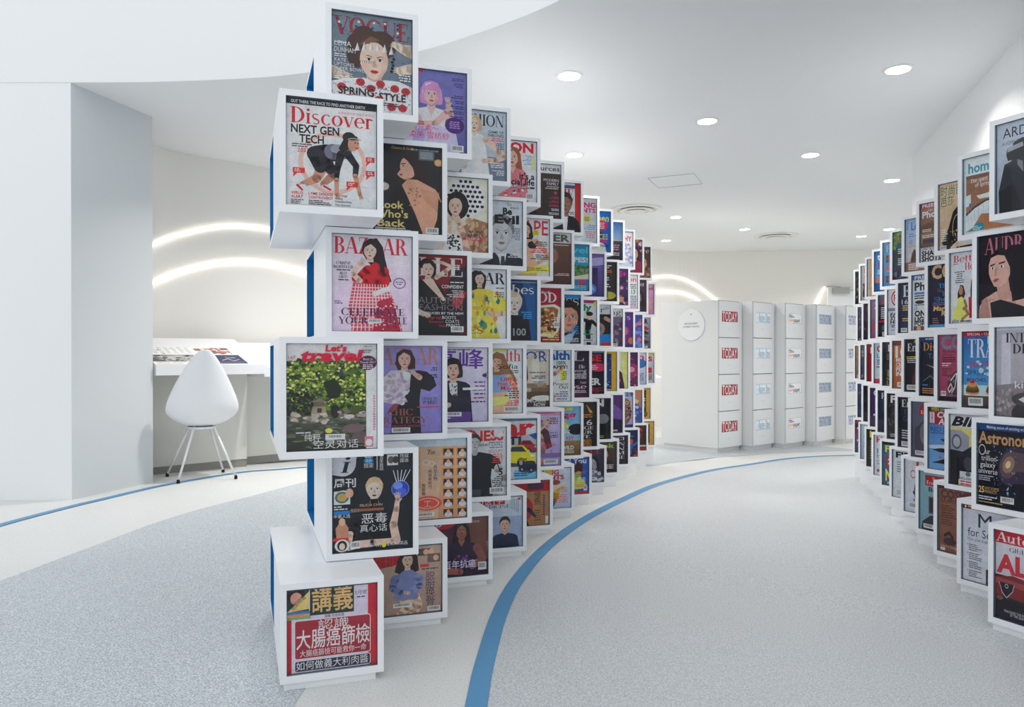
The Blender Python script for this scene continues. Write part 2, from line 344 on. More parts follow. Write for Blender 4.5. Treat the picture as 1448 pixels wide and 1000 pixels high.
def serif_glyph(ch):
    T, t = TT, tt_; X = .66
    G = {
     'I': lambda: (_stem(.1), .37), 'H': lambda: (_stem(.1)+_stem(.58)+_bar(.2,.48,.6), .85),
     'L': lambda: (_stem(.1)+_bar(.1,0,.62)+_bar(.58,0,.62,.28), .68),
     'E': lambda: (_stem(.1)+_bar(.1,0,.62)+_bar(.58,0,.62,.28)+_bar(.1,1-t,.6)+_bar(.56,.74,.6,.26)+_bar(.2,.48,.45)+_bar(.41,.38,.45,.24), .70),
     'F': lambda: (_stem(.1)+_bar(.1,1-t,.6)+_bar(.56,.74,.6,.26)+_bar(.2,.48,.45)+_bar(.41,.38,.45,.24), .65),
     'T': lambda: (_stem(.27)+_bar(.02,1-t,.69)+_bar(.02,.74,.06,.26)+_bar(.65,.74,.69,.26), .71),
     'D': lambda: (_stem(.1)+_ring(.27,.5,.5,.5,T,t,-90,90), .82),
     'B': lambda: (_stem(.1)+_ring(.3,.745,.33,.255,T,t,-90,90)+_ring(.3,.26,.38,.28,T,t,-90,90)+_bar(.2,0,.31)+_bar(.2,1-t,.31)+_bar(.2,.49,.31), .73),
     'P': lambda: (_stem(.1)+_ring(.3,.74,.36,.26,T,t,-90,90)+_bar(.2,1-t,.31)+_bar(.2,.48,.31), .70),
     'R': lambda: (_stem(.1)+_ring(.3,.74,.34,.26,T,t,-90,90)+_bar(.2,1-t,.31)+_bar(.2,.48,.31)+_dg(.62,0,.36,.5,T)+_bar(.55,0,.84), .80),
     'O': lambda: (_ring(.46,.5,.44,.52), .92), 'Q': lambda: (_ring(.46,.5,.44,.52)+_dg(.7,-.2,.42,.06,T), .92),
     'C': lambda: (_ring(.46,.5,.44,.52,T,t,42,318)+_bar(.76,.66,.80,.3)+_bar(.76,.06,.80,.2), .84),
     'G': lambda: (_ring(.46,.5,.44,.52,T,t,42,318)+_bar(.76,.66,.80,.3)+_stem(.66,T,.02,.42,True,False), .9),
     'U': lambda: (_stem(.1,T,.3,1,True,False)+_stem(.68,.045,.3,1,True,False)+_ring(.4125,.32,.3125,.34,.11,t,180,360), .84),
     'V': lambda: (_dg(.34,0,.02,1,T+.02)+_dg(.40,0,.72,1,.045)+_bar(-.05,1-t,.28)+_bar(.62,1-t,.84), .80),
     'A': lambda: (_dg(.04,0,.36,1,.045)+_dg(.60,0,.32,1,T+.01)+_bar(.14,.3,.62)+_bar(-.04,0,.18)+_bar(.52,0,.86), .82),
     'N': lambda: (_stem(.1,.045)+_stem(.74,.045,0,1,True,False)+_dg(.64,0,.1,1,T-.02), .86),
     'M': lambda: (_stem(.08,.045)+_dg(.43,0,.1,1,T-.01)+_dg(.46,0,.78,1,.045)+_stem(.8,T), 1.05),
     'Z': lambda: (_dg(.04,0,.44,1,T+.02)+_bar(.04,0,.66)+_bar(.06,1-t,.63)+_bar(.62,0,.66,.28)+_bar(.06,.74,.10,.26), .70),
     'Y': lambda: (_stem(.30,T,0,.48,False,True)+_dg(.30,.46,.02,1,T)+_dg(.42,.46,.70,1,.045)+_bar(-.04,1-t,.25)+_bar(.6,1-t,.8), .76),
     'S': lambda: (_ss(.05,-.02,.56,1.04)+_bar(.53,.72,.57,.26)+_bar(.07,.02,.11,.26), .66),
     'W': lambda: (_dg(.28,0,.02,1,T)+_dg(.36,0,.58,1,.045)+_dg(.78,0,.50,1,T)+_dg(.86,0,1.1,1,.045)+_bar(-.04,1-t,.26)+_bar(1.0,1-t,1.2), 1.16),
     'K': lambda: (_stem(.1)+_dg(.2,.38,.62,1,.05)+_dg(.62,0,.32,.55,T)+_bar(.5,1-t,.76)+_bar(.55,0,.84), .82),
     'i': lambda: (_stem(.08,.14,0,X,True,True)+_ring(.15,.86,.085,.085,.085,.085,n=12), .31),
     'l': lambda: (_stem(.08,.14), .31), 'o': lambda: (_ring(.33,.33,.3,.345,.14), .66),
     'c': lambda: (_ring(.33,.33,.3,.345,.14,t,48,318), .58), 'e': lambda: (_ring(.33,.33,.3,.345,.14,t,0,315)+_bar(.1,.33,.62), .62),
     'v': lambda: (_dg(.24,0,.03,X,.14)+_dg(.30,0,.5,X,.04)+_bar(-.03,X-t,.22)+_bar(.42,X-t,.6), .58),
     'r': lambda: (_stem(.08,.14,0,X)+_ring(.3,.42,.2,.25,.08,.1,40,160,10), .5), 's': lambda: (_ss(.04,-.01,.42,.68), .5),
     'n': lambda: (_stem(.08,.14,0,X)+_stem(.46,.14,0,.5,False,True)+_ring(.41,.42,.19,.25,.14,t,0,150,12), .72),
     'm': lambda: (_stem(.08,.14,0,X)+_stem(.44,.14,0,.5,False,True)+_ring(.40,.42,.18,.25,.14,t,0,150,12)+_stem(.8,.14,0,.5,False,True)+_ring(.76,.42,.18,.25,.14,t,0,150,12), 1.06),
     'h': lambda: (_stem(.08,.14,0,1)+_stem(.46,.14,0,.5,False,True)+_ring(.41,.42,.19,.25,.14,t,0,150,12), .72),
     'u': lambda: (_stem(.08,.14,.2,X,True,False)+_stem(.46,.14,0,X,True,True)+_ring(.27,.22,.19,.24,.12,t,180,360,12), .72),
     't': lambda: (_stem(.14,.14,.1,.88,False,False)+_bar(.02,X-t,.42)+_ring(.32,.14,.18,.16,.12,t,180,300,8), .46),
     'a': lambda: (_ring(.3,.2,.26,.21,.14)+_stem(.42,.14,0,.5,False,True)+_ring(.32,.44,.24,.24,.14,t,0,150,12), .66),
     'b': lambda: (_stem(.08,.14,0,1,True,False)+_ring(.34,.33,.3,.345,.14), .70), 'd': lambda: (_ring(.33,.33,.3,.345,.14)+_stem(.5,.14,0,1), .74),
     'p': lambda: (_stem(.08,.14,-.3,X)+_ring(.36,.33,.3,.345,.14), .72), 'y': lambda: (_dg(.24,0,.03,X,.14)+_dg(.16,-.28,.5,X,.045)+_bar(-.03,X-t,.22)+_bar(.42,X-t,.6), .58),
     ' ': lambda: ([], .35), "'": lambda: ([[(.05,.72),(.12,.72),(.16,1),(.05,1)]], .22), ',': lambda: ([[(.02,-.15),(.08,-.15),(.16,.12),(.05,.12)]], .22),
     '-': lambda: (_bar(.03,.3,.3,.07), .34), '.': lambda: ([[(.05,0),(.17,0),(.17,.12),(.05,.12)]], .22), ':': lambda: ([[(.05,0),(.2,0),(.2,.15),(.05,.15)],[(.05,.45),(.2,.45),(.2,.6),(.05,.6)]], .26),
    }
    return G[ch]() if ch in G else None

TEXTS = {}                           # (string, bold, shear) -> list of polygons in cap-height units, width
class Cover:
    def __init__(s, d, H=122, W=100): s.c = []; s.d = d; s.H = H; s.W = W; s.dx = 0; s.sx = 1.0
    def R(s, x0, y0, x1, y1, c, c2=None): s.c.append(('p', [(x0,y0),(x1,y0),(x1,y1),(x0,y1)], c, c2)); return s
    def bg(s, c, c2=None): return s.R(0,0,s.W,s.H,c,c2)
    def P(s, pts, c, c2=None): s.c.append(('s', pts, c, c2)); return s
    def E(s, cx, cy, rx, ry, c, rot=0, n=22, a0=0, a1=360):
        r = math.radians(rot); pts = []
        for k in range(n+(0 if a1-a0 == 360 else 1)):
            a = math.radians(a0+(a1-a0)*k/n); x, y = rx*math.cos(a), ry*math.sin(a)
            pts.append((cx+x*math.cos(r)-y*math.sin(r), cy+x*math.sin(r)+y*math.cos(r)))
        return s.P(pts, c)
    def O(s, cx, cy, rx, ry, w, c, a0=0, a1=360, n=30):
        ps = []
        for k in range(n):
            A, B = math.radians(a0+(a1-a0)*k/n), math.radians(a0+(a1-a0)*(k+1)/n)
            ps.append([(cx+rx*math.cos(A),cy+ry*math.sin(A)),(cx+rx*math.cos(B),cy+ry*math.sin(B)),(cx+(rx-w)*math.cos(B),cy+(ry-w)*math.sin(B)),(cx+(rx-w)*math.cos(A),cy+(ry-w)*math.sin(A))])
        s.c.append(('sm', ps, c)); return s
    def S(s, pts, c):                # tapered limb through (x, y, r)
        ps = []
        P = [pts[0]]
        for a, b_ in zip(pts, pts[1:]):
            P.append(b_)
        for (ax,ay,ar),(bx,by,br) in zip(P, P[1:]):
            L = math.hypot(bx-ax,by-ay) or 1; nx, ny = -(by-ay)/L, (bx-ax)/L
            ps.append([(ax+nx*ar,ay+ny*ar),(bx+nx*br,by+ny*br),(bx-nx*br,by-ny*br),(ax-nx*ar,ay-ny*ar)])
        for x, y, r in P: ps.append([(x+r*math.cos(k*math.pi/6), y+r*math.sin(k*math.pi/6)) for k in range(12)])
        s.c.append(('sm', ps, c)); return s
    def T(s, t, x, y, h, c, a='l', w=None, b=0.0, sh=0.0, f=None, rot=0):
        b = min(b*(.62 if h >= 7 else .4), .042); key = (t, b, sh, f); TEXTS[key] = None
        s.c.append(('t', key, x, y, h, c, a, w, rot)); return s
    def B(s, x, y, w, n, lh, c, a='l', seed=0):      # lines of copy too small to read
        r = random.Random(seed*31+int(x*7+y*3)); ps = []
        for k in range(n):
            lw = w*r.uniform(.55, 1); x0 = x if a == 'l' else (x-lw if a == 'r' else x-lw/2); yy = y+k*lh; e = x0+lw
            while x0 < e-.4:
                ww = min(e-x0, w*r.uniform(.12, .34)); ps.append([(x0,yy),(x0+ww,yy),(x0+ww,yy+lh*.5),(x0,yy+lh*.5)]); x0 += ww+lh*.35
        s.c.append(('m', ps, c)); return s
    def code(s, x, y, w=18, h=9):    # barcode panel
        s.R(x,y,x+w,y+h,(238,238,236)); r = random.Random(int(x*13+y)); ps = []; xx = x+w*.1
        while xx < x+w*.88:
            ww = r.uniform(.25,.8); ps.append([(xx,y+h*.14),(xx+ww,y+h*.14),(xx+ww,y+h*.72),(xx,y+h*.72)]); xx += ww+r.uniform(.3,.8)
        s.c.append(('m', ps, (30,30,34))); return s
    def dots(s, x0, y0, x1, y1, n, r0, r1, cols, seed=1, asp=.8, sides=6):
        r = random.Random(seed)
        by = {}
        for _ in range(n):
            cx, cy, rr, ph = r.uniform(x0,x1), r.uniform(y0,y1), r.uniform(r0,r1), r.uniform(0,3)
            pts = [(cx+rr*math.cos(ph+k*2*math.pi/sides)*r.uniform(.7,1.2), cy+rr*asp*math.sin(ph+k*2*math.pi/sides)*r.uniform(.7,1.2)) for k in range(sides)]
            s.c.append(('s', pts, r.choice(cols), None, .3))
        return s
    def face(s, x, y, k, skin=(228,190,170), hair=(50,36,30), style='long', turn=0, body=None, lips=(170,40,50), L=2.0, nd=.5, hw=1.7, yb=None, tilt=0, glasses=False):
        dk = tuple(int(v*.82) for v in skin); yb = yb if yb is not None else s.H; hl = tuple(min(255,int(v*1.35+12)) for v in hair)
        if style == 'long':
            s.P([(x-.96*k,y-.5*k),(x-.6*k,y-1.15*k),(x,y-1.32*k),(x+.6*k,y-1.15*k),(x+.96*k,y-.5*k),(x+1.08*k,y+.4*k),(x+1.25*k,y+L*k*.7),(x+1.0*k,y+L*k),(x+.5*k,y+L*k*1.05),(x-.5*k,y+L*k*1.05),(x-1.05*k,y+L*k),(x-1.2*k,y+L*k*.7),(x-1.05*k,y+.4*k)], hair)
        elif style == 'bob':
            s.P([(x-.96*k,y-.5*k),(x-.6*k,y-1.15*k),(x,y-1.3*k),(x+.6*k,y-1.15*k),(x+.96*k,y-.5*k),(x+1.1*k,y+.3*k),(x+1.05*k,y+.85*k),(x+.6*k,y+.95*k),(x-.6*k,y+.95*k),(x-1.05*k,y+.85*k),(x-1.1*k,y+.3*k)], hair)
        elif style == 'bun':
            s.E(x-.7*k,y-1.1*k,.5*k,.45*k,hair); s.E(x,y-.25*k,.86*k,1.0*k,hair)
        elif style == 'short':
            s.E(x,y-.3*k,.84*k,.95*k,hair)
        s.P([(x-.34*k,y+.5*k),(x+.34*k,y+.5*k),(x+.42*k,y+1.35*k),(x-.42*k,y+1.35*k)], skin)
        s.P([(x-.34*k,y+.55*k),(x+.34*k,y+.55*k),(x+.36*k,y+.95*k),(x,y+1.15*k),(x-.36*k,y+.95*k)], dk)
        if body:
            s.P([(x-.40*k,y+1.2*k),(x-hw*.75*k,y+1.42*k),(x-hw*k,y+1.75*k),(x-hw*1.15*k,yb),(x+hw*1.15*k,yb),(x+hw*k,y+1.75*k),(x+hw*.75*k,y+1.42*k),(x+.40*k,y+1.2*k),(x,y+(1.2+nd)*k)], body)
            s.P([(x-.40*k,y+1.2*k),(x+.40*k,y+1.2*k),(x,y+(1.2+nd)*k)], skin)
        pts = []
        for i in range(26):
            a = i*2*math.pi/26; yy = math.sin(a); pts.append((x+.74*k*math.cos(a)*(1-.26*max(0,yy)**1.7), y+k*yy))
        s.P(pts, skin)
        sd = 1 if turn >= 0 else -1
        md_ = tuple(int(v*.91) for v in skin)
        s.P([(x+sd*.42*k,y-.75*k),(x+sd*.62*k,y-.5*k),(x+sd*.73*k,y-.1*k),(x+sd*.68*k,y+.4*k),(x+sd*.42*k,y+.82*k),(x+sd*.05*k,y+.99*k),(x+sd*.3*k,y+.7*k),(x+sd*.46*k,y+.3*k),(x+sd*.44*k,y-.2*k)], md_)
        o = turn*.22*k
        for sg in (-1, 1):
            ex = x+o+sg*.29*k*(1-.12*abs(turn))
            s.E(ex,y-.06*k,.155*k,.075*k,(238,234,230),n=12); s.E(ex+turn*.03*k,y-.06*k,.075*k,.078*k,(44,32,28),n=10)
            s.P([(ex-sg*.17*k,y-.20*k),(ex+sg*.05*k,y-.275*k),(ex+sg*.21*k,y-.21*k),(ex+sg*.05*k,y-.235*k),(ex-sg*.16*k,y-.165*k)], tuple(int(v*.7+10) for v in hair))
            s.P([(ex-.18*k,y-.06*k),(ex-.1*k,y-.135*k),(ex+.1*k,y-.135*k),(ex+.18*k,y-.06*k),(ex+.1*k,y-.105*k),(ex-.1*k,y-.105*k)], (40,28,26))
            s.E(x+o*.3+sg*.5*k,y+.28*k,.16*k,.13*k,tuple(min(255,int(v*.96+(8 if i == 0 else -4))) for i, v in enumerate(skin)),n=12)
        s.P([(x+o*1.25-.03*k,y-.02*k),(x+o*1.25+.03*k,y-.02*k),(x+o*1.4+.13*k,y+.3*k),(x+o*1.3,y+.36*k),(x+o*1.4-.13*k,y+.3*k)], dk)
        s.P([(x+o-.24*k,y+.56*k),(x+o-.07*k,y+.49*k),(x+o,y+.51*k),(x+o+.07*k,y+.49*k),(x+o+.24*k,y+.56*k),(x+o+.1*k,y+.67*k),(x+o-.1*k,y+.67*k)], lips)
        if glasses:
            for sg in (-1, 1): s.O(x+o+sg*.3*k,y-.05*k,.24*k,.17*k,.035*k,(30,30,30),n=14)
        if style in ('long','bob'):
            s.P([(x-.98*k,y+.75*k),(x-1.02*k,y-.4*k),(x-.6*k,y-1.12*k),(x,y-1.28*k),(x+.6*k,y-1.12*k),(x+1.02*k,y-.4*k),(x+.98*k,y+.75*k),(x+.66*k,y+.3*k),(x+.56*k,y-.4*k),(x+.1*k,y-.86*k),(x-.3*k,y-.66*k),(x-.58*k,y-.3*k),(x-.66*k,y+.3*k)], hair)
            s.P([(x-.5*k,y-1.0*k),(x+.1*k,y-1.15*k),(x-.1*k,y-1.0*k),(x-.75*k,y-.3*k),(x-.8*k,y+.2*k),(x-.85*k,y-.2*k)], hl)
        elif style in ('short','bun'):
            s.P([(x-.78*k,y+.05*k),(x-.86*k,y-.5*k),(x-.5*k,y-1.12*k),(x,y-1.24*k),(x+.5*k,y-1.12*k),(x+.86*k,y-.5*k),(x+.78*k,y+.05*k),(x+.62*k,y-.45*k),(x+.2*k,y-.72*k),(x-.3*k,y-.68*k),(x-.64*k,y-.4*k)], hair)
        return s
    def hand(s, x, y, k, rot, skin, n=4):   # fingers fan out of a palm
        r = math.radians(rot); ux, uy = math.cos(r), math.sin(r); px, py = -uy, ux
        s.S([(x,y,k*.42),(x+ux*k*.7,y+uy*k*.7,k*.46)], skin)
        for i in range(n):
            o = (i-(n-1)/2)*.26*k; l = k*(1.55-.12*abs(i-1.2)); a = (i-(n-1)/2)*.12
            bx, by = x+ux*k*.8+px*o, y+uy*k*.8+py*o; vx, vy = ux*math.cos(a)-uy*math.sin(a), ux*math.sin(a)+uy*math.cos(a)
            s.S([(bx,by,k*.13),(bx+vx*(l-.75*k)*.9,by+vy*(l-.75*k)*.9,k*.12),(bx+vx*(l-.1*k)*.75,by+vy*(l-.1*k)*.75+k*.06,k*.09)], skin)
        s.S([(x+px*k*.3,y+py*k*.3,k*.16),(x+ux*k*.5+px*k*.75,y+uy*k*.5+py*k*.75,k*.12)], skin)
        return s

def clip(poly, W, H):
    for ax, lo, v in ((0,True,0),(0,False,W),(1,True,0),(1,False,H)):
        out = []
        n = len(poly)
        for i in range(n):
            a, b_ = poly[i], poly[(i+1)%n]; ia = a[ax] >= v if lo else a[ax] <= v; ib = b_[ax] >= v if lo else b_[ax] <= v
            if ia: out.append(a)
            if ia != ib:
                t = (v-a[ax])/(b_[ax]-a[ax]); out.append((a[0]+(b_[0]-a[0])*t, a[1]+(b_[1]-a[1])*t))
        poly = out
        if len(poly) < 3: return []
    return poly
def bake_texts():
    objs = {}
    for key in TEXTS:
        t, bold, sh, f = key
        if f == 's' and all(serif_glyph(c) for c in t):
            x = 0; ps = []
            for ch in t:
                g, adv = serif_glyph(ch); ps += [[(px+x+py*sh,py) for px,py in p] for p in g]; x += adv
            TEXTS[key] = (ps, x); continue
        cu = bpy.data.curves.new('lettering', 'FONT'); cu.body = t; cu.size = 1; cu.offset = bold; cu.resolution_u = 2; cu.shear = sh
        o = bpy.data.objects.new('lettering', cu); col.objects.link(o); objs[key] = o
    cu = bpy.data.curves.new('lettering', 'FONT'); cu.body = 'H'; o = bpy.data.objects.new('lettering', cu); col.objects.link(o); objs['H'] = o
    dg = bpy.context.evaluated_depsgraph_get(); res = {}
    for k, o in objs.items():
        me = bpy.data.meshes.new_from_object(o.evaluated_get(dg)); vs_ = [(v.co.x, v.co.y) for v in me.vertices]
        res[k] = [[vs_[i] for i in p.vertices] for p in me.polygons]; bpy.data.meshes.remove(me)
    cap = max(p[1] for f in res['H'] for p in f)
    for k, o in objs.items():
        if k != 'H':
            ps = res[k]; xs = [p[0] for f in ps for p in f] or [0, 1]; x0, x1 = min(xs), max(xs)
            cjk = any(ord(c) > 0x2E80 for c in k[0]); sc = cap*(1.14 if cjk else 1); sh_ = (min(p[1] for f in ps for p in f) if cjk and ps else 0)
            TEXTS[k] = ([[((p[0]-x0)/sc, (p[1]-sh_)/sc) for p in f] for f in ps], (x1-x0)/sc)
        cd = o.data; bpy.data.objects.remove(o); bpy.data.curves.remove(cd)
def ink(c): return tuple(min(.93, v*1.38) for v in lin(c))
def cover_meshes(cv, scale, name):
    """flat print as two meshes: pictures and lettering; local x right, z up, print stacks towards -y"""
    out = []; dz = 1.2e-5; lay = 0
    data = {'p': ([],[],[]), 't': ([],[],[])}
    def put(kind, poly, c, lay, c2=None):
        q = clip(poly, cv.W, cv.H)
        if len(q) < 3: return
        V, F, C = data[kind]; o = len(V)
        for x, y in q:
            V.append((x*scale, -lay*dz, (cv.H-y)*scale*.99))
            if c2 is None: C.append((*ink(c), 1))
            else:
                y0 = min(p[1] for p in poly); y1 = max(p[1] for p in poly); t = (y-y0)/max(1e-6, y1-y0)
                C.append((*[a*(1-t)+b_*t for a, b_ in zip(ink(c), ink(c2))], 1))
        ar = sum(q[i][0]*q[(i+1)%len(q)][1]-q[(i+1)%len(q)][0]*q[i][1] for i in range(len(q)))
        idx = list(range(o, o+len(q)))
        F.append(idx if ar < 0 else idx[::-1])
    def mv(p, shift):
        if cv.sx != 1:
            return p if max(q[0] for q in p)-min(q[0] for q in p) > 94 and len(p) == 4 else [(q[0]*cv.sx if q[0] < 99 else q[0], q[1]) for q in p]
        return [(q[0]+cv.dx if q[0] > .5 else q[0], q[1]) for q in p] if shift else p
    for cmd in cv.c:
        lay += .3 if len(cmd) == 5 and cmd[0] == 's' else 1
        if cmd[0] in 'ps': put('p', mv(cmd[1], cmd[0] == 's'), cmd[2], lay, cmd[3])
        elif cmd[0] in ('m','sm'):
            for p in cmd[1]: put('p', mv(p, cmd[0] == 'sm'), cmd[2], lay)
        else:
            _, key, x, y, h, c, a, w, rot = cmd; ps, tw = TEXTS[key]
            sx = h if w is None else w/max(tw, .01); W_ = tw*sx; x0 = x-(0 if a == 'l' else W_ if a == 'r' else W_/2)
            cr, sr = math.cos(math.radians(rot)), math.sin(math.radians(rot))
            for p in ps:
                q = []
                for px, py in p:
                    X, Y = x0+px*sx-x, -py*h
                    q.append(((x+X*cr-Y*sr)*cv.sx, y+X*sr+Y*cr))
                put('t', q, c, lay)
    for kind, nm in (('p','cover_picture'),('t','cover_lettering')):
        V, F, C = data[kind]
        if not F: out.append(None); continue
        me = bpy.data.meshes.new(nm); me.from_pydata(V, [], F); at = me.color_attributes.new('print', 'FLOAT_COLOR', 'POINT')
        at.data.foreach_set('color', [v for c in C for v in c]); me.materials.append(M['print']); me.update(); out.append(me)
    return out

# ------------------------------------------------------------------ the covers, wall by wall, row by row (top row first, near end first)
W_, K_ = (244,244,244), (22,22,26)
SK, SK2, SKD = (232,196,176), (214,168,142), (176,124,98)
def C(d, H=122): return Cover(d, H)
LW = [[], [], [], [], [], []]

# --- left wall, row 1
c = C('spiky crowned red-lipped face on slate'); c.bg((112,128,142),(96,110,124))
r_ = random.Random(3)
for _ in range(90):
    x, y, a = r_.uniform(0,100), r_.uniform(0,80), r_.uniform(0,3.14); c.P([(x,y),(x+2.6*math.cos(a),y+2.6*math.sin(a)),(x+2.6*math.cos(a)-.7*math.sin(a),y+2.6*math.sin(a)+.7*math.cos(a)),(x-.7*math.sin(a),y+.7*math.cos(a))],(44,52,62))
c.T('VOGUE',3,28,23,(150,38,48),w=94,f='s')
for i,(x,y) in enumerate([(7,9),(9,13),(11,17),(13,21),(33,10),(30,16),(32,22),(52,9),(50,16),(52,23),(66,8),(66,13),(66,18),(66,23),(82,8),(82,13),(82,18),(82,23)]): c.E(x,y,1.7,1.5,[(40,52,110),(236,226,206),(40,52,110)][i%3],n=8)
for x,y,rx,ry in [(45,40,27,22),(30,50,12,18),(62,36,18,18),(40,26,14,12),(28,38,10,12)]: c.E(x,y,rx,ry,(72,50,42))
c.face(52,57,24,(228,190,172),(70,48,40),'none',0.1,lips=(168,30,44))
c.P([(26,52),(28,34),(42,24),(62,25),(76,38),(77,52),(70,40),(56,33),(44,35),(34,43)],(78,54,44))
c.P([(34,38),(48,26),(60,30),(46,36)],(122,86,64))
for i in range(6):
    x = 31+i*8.5; y = 44-3.2*math.sin(i/5*3.14); c.P([(x-3,y+3),(x+.5,y-8),(x+3.4,y+2)],(238,240,242)); c.P([(x+.5,y-8),(x+3.4,y+2),(x+1,y+2)],(168,176,184))
for i in range(7): c.P([(35+i*2.6,58),(35.8+i*2.6,58),(34.5+i*2.8,62.5)],K_)
for x,y in [(75,56),(76,60),(75,64),(77,52),(74,68)]: c.E(x,y,1.9,1.7,K_,n=10)
c.S([(100,40,9),(88,38,6),(78,33,4)],SK); c.hand(84,36,6,200,SK); c.S([(100,62,7),(84,66,5)],SK); c.hand(88,66,6,185,SK)
c.S([(0,76,8),(14,80,6)],SK); c.hand(12,79,7,10,SK)
c.P([(0,88),(22,82),(40,80),(52,84),(66,80),(84,80),(100,86),(100,122),(0,122)],(226,222,224))
r_ = random.Random(5)
for _ in range(110): c.R(*(lambda x,y:(x,y,x+1.3,y+1.1))(r_.uniform(0,99),r_.uniform(86,121)),r_.choice([(190,50,60),(90,130,180),(40,46,60)]))
for x,y in [(35,86),(60,86),(78,90),(92,92),(12,94),(48,93),(88,114),(74,114),(58,106),(20,108)]: c.E(x,y,5.6,4.8,(176,44,54)); c.E(x-1.5,y-1,1,.8,(60,20,26),n=6); c.E(x+1.6,y+1,1,.8,(60,20,26),n=6)
c.T('LENA',3,43,6,W_); c.T('DUNHAM',3,51,6,W_,w=26); c.B(3,53,24,2,2.6,(214,220,226)); c.B(3,38,18,1,2.6,(214,220,226))
for k,t in enumerate(["KATE","UPTON'S","SUPER BOWL","PARTY"]): c.T(t,3,63+k*5.4,4.2,(228,232,236))
c.B(3,81,22,2,2.6,(224,228,232)); c.T('CHOOSE YOUR',36,93,3.2,K_); c.T('SPRING',8,103,9,K_,w=44,b=.03); c.T('STYLE',58,106,9,K_,w=34,b=.03); c.B(60,109,30,2,2.6,K_)
c.B(98,68,16,4,3.2,(228,232,236),'r')
LW[0].append(c)

c = C('lilac-haired woman in white on periwinkle'); c.bg((112,112,176),(92,86,150))
c.T('f',2,36,40,(214,30,70),w=34,b=.1,sh=.25)
c.face(46,36,16,(226,182,176),(206,140,190),'bob',.15,body=(226,214,236),lips=(190,70,90),hw=1.75,nd=.9)
c.P([(32,26),(46,20),(60,26),(60,30),(32,30)],(206,140,190))
c.S([(18,66,8),(30,84,6.5),(52,80,5),(70,60,4.6)],(222,176,170)); c.S([(74,76,7),(76,62,5),(72,50,4)],(222,176,170)); c.hand(72,50,7,265,(228,186,178))
c.P([(8,84),(30,84),(60,82),(84,92),(90,122),(0,122)],(196,188,224)); c.P([(22,90),(40,88),(30,122),(14,122)],(172,164,208))
c.B(96,8,28,2,2.6,(60,50,110),'r'); c.B(96,15,20,3,2.6,(60,50,110),'r')
for k in range(5): c.B(96,34+k*8,22,2,2.8,(50,42,100),'r',k)
c.E(82,80,15,12.5,(74,34,112)); c.B(82,74,18,4,3,(170,140,200),'c')
c.T('如何穿？',8,82,5,(232,60,110)); c.T('絕美元素～',4,92,8.4,(226,48,100)); c.T('溫柔美 雪紡紗',0,103,9,(226,48,100),w=74); c.code(76,110,20,10)
LW[0].append(c)

c = C('blonde woman in pale sleeveless white dress'); c.bg((186,196,206),(150,160,174))
c.R(0,80,100,122,(112,122,140)); c.R(0,70,100,80,(170,180,190))
c.T('FASHION',2,26,20,K_,w=94,f='s')
c.face(27,24,13,(228,194,178),(196,164,124),'bob',.1,body=(224,232,238),hw=1.55,nd=.5,lips=(150,60,66))
c.P([(10,52),(46,52),(50,74),(56,122),(4,122),(8,74)],(226,233,238)); c.P([(18,60),(24,60),(22,122),(12,122)],(200,210,220))
c.S([(48,50,6),(72,70,5),(84,78,4.6),(66,86,4.4),(44,88,4)],(222,184,166)); c.hand(56,87,6,180,(228,192,174)); c.S([(8,48,6),(2,72,5),(10,100,4.5)],(216,178,160))
c.T('GAME OF',96,38,4.6,K_,'r',w=28,b=.02); c.T('THRONES',96,44,4.6,K_,'r',w=30,b=.02); c.B(96,46,24,2,3.6,(210,70,60),'r'); c.B(96,55,16,4,3,(60,66,80),'r'); c.B(96,90,26,3,3.4,W_,'r'); c.B(96,103,22,3,3.4,W_,'r')
LW[0].append(c)

c = C('auburn-haired woman beside red capital letters'); c.bg((226,230,234),(204,208,214))
c.T('AVON',2,22,18,(206,28,44),w=92,b=.07); c.face(36,34,17,(226,176,154),(150,86,56),'long',-.2,body=(206,120,130),L=2.6,nd=.7)
c.dots(8,84,60,122,40,2,4,[(60,70,130),(214,60,70),(240,236,236)],3)
for k in range(3): c.B(96,28+k*7,26,2,3,(70,130,190),'r',k)
c.R(90,28,95,56,(238,214,110)); c.T("it's a",96,76,12,K_,'r',b=.04); c.T('social life',96,88,12,K_,'r',w=66,b=.04); c.R(30,91,96,95,(60,60,64)); c.B(32,92,60,1,3,W_); c.code(78,104,16,14)
LW[0].append(c)

c = C('dark brown leather photo under white masthead band'); c.bg((74,60,52),(52,46,46)); c.R(0,0,100,20,(232,234,234)); c.T('resources',98,14,10,(70,76,80),'r',w=84,b=.03); c.R(0,20,58,122,(92,66,48),(60,42,34)); c.P([(0,30),(36,24),(56,60),(40,122),(0,122)],(112,76,52)); c.P([(0,90),(30,80),(50,122),(0,122)],(38,28,26)); c.E(18,44,14,16,(150,104,74))
c.T('MODERN',96,38,6,W_,'r'); c.T('FAMILY',96,46,6,W_,'r')
for k in range(2): c.B(96,49+k*4,40,1,3,(210,210,210),'r',k)
c.R(84,62,92,64,(200,60,110)); c.R(87,59,89,67,(200,60,110))
for k in range(5): c.B(96,72+k*9,30,2,3,(180,60,90) if k<3 else (220,220,220),'r',k)
LW[0].append(c)

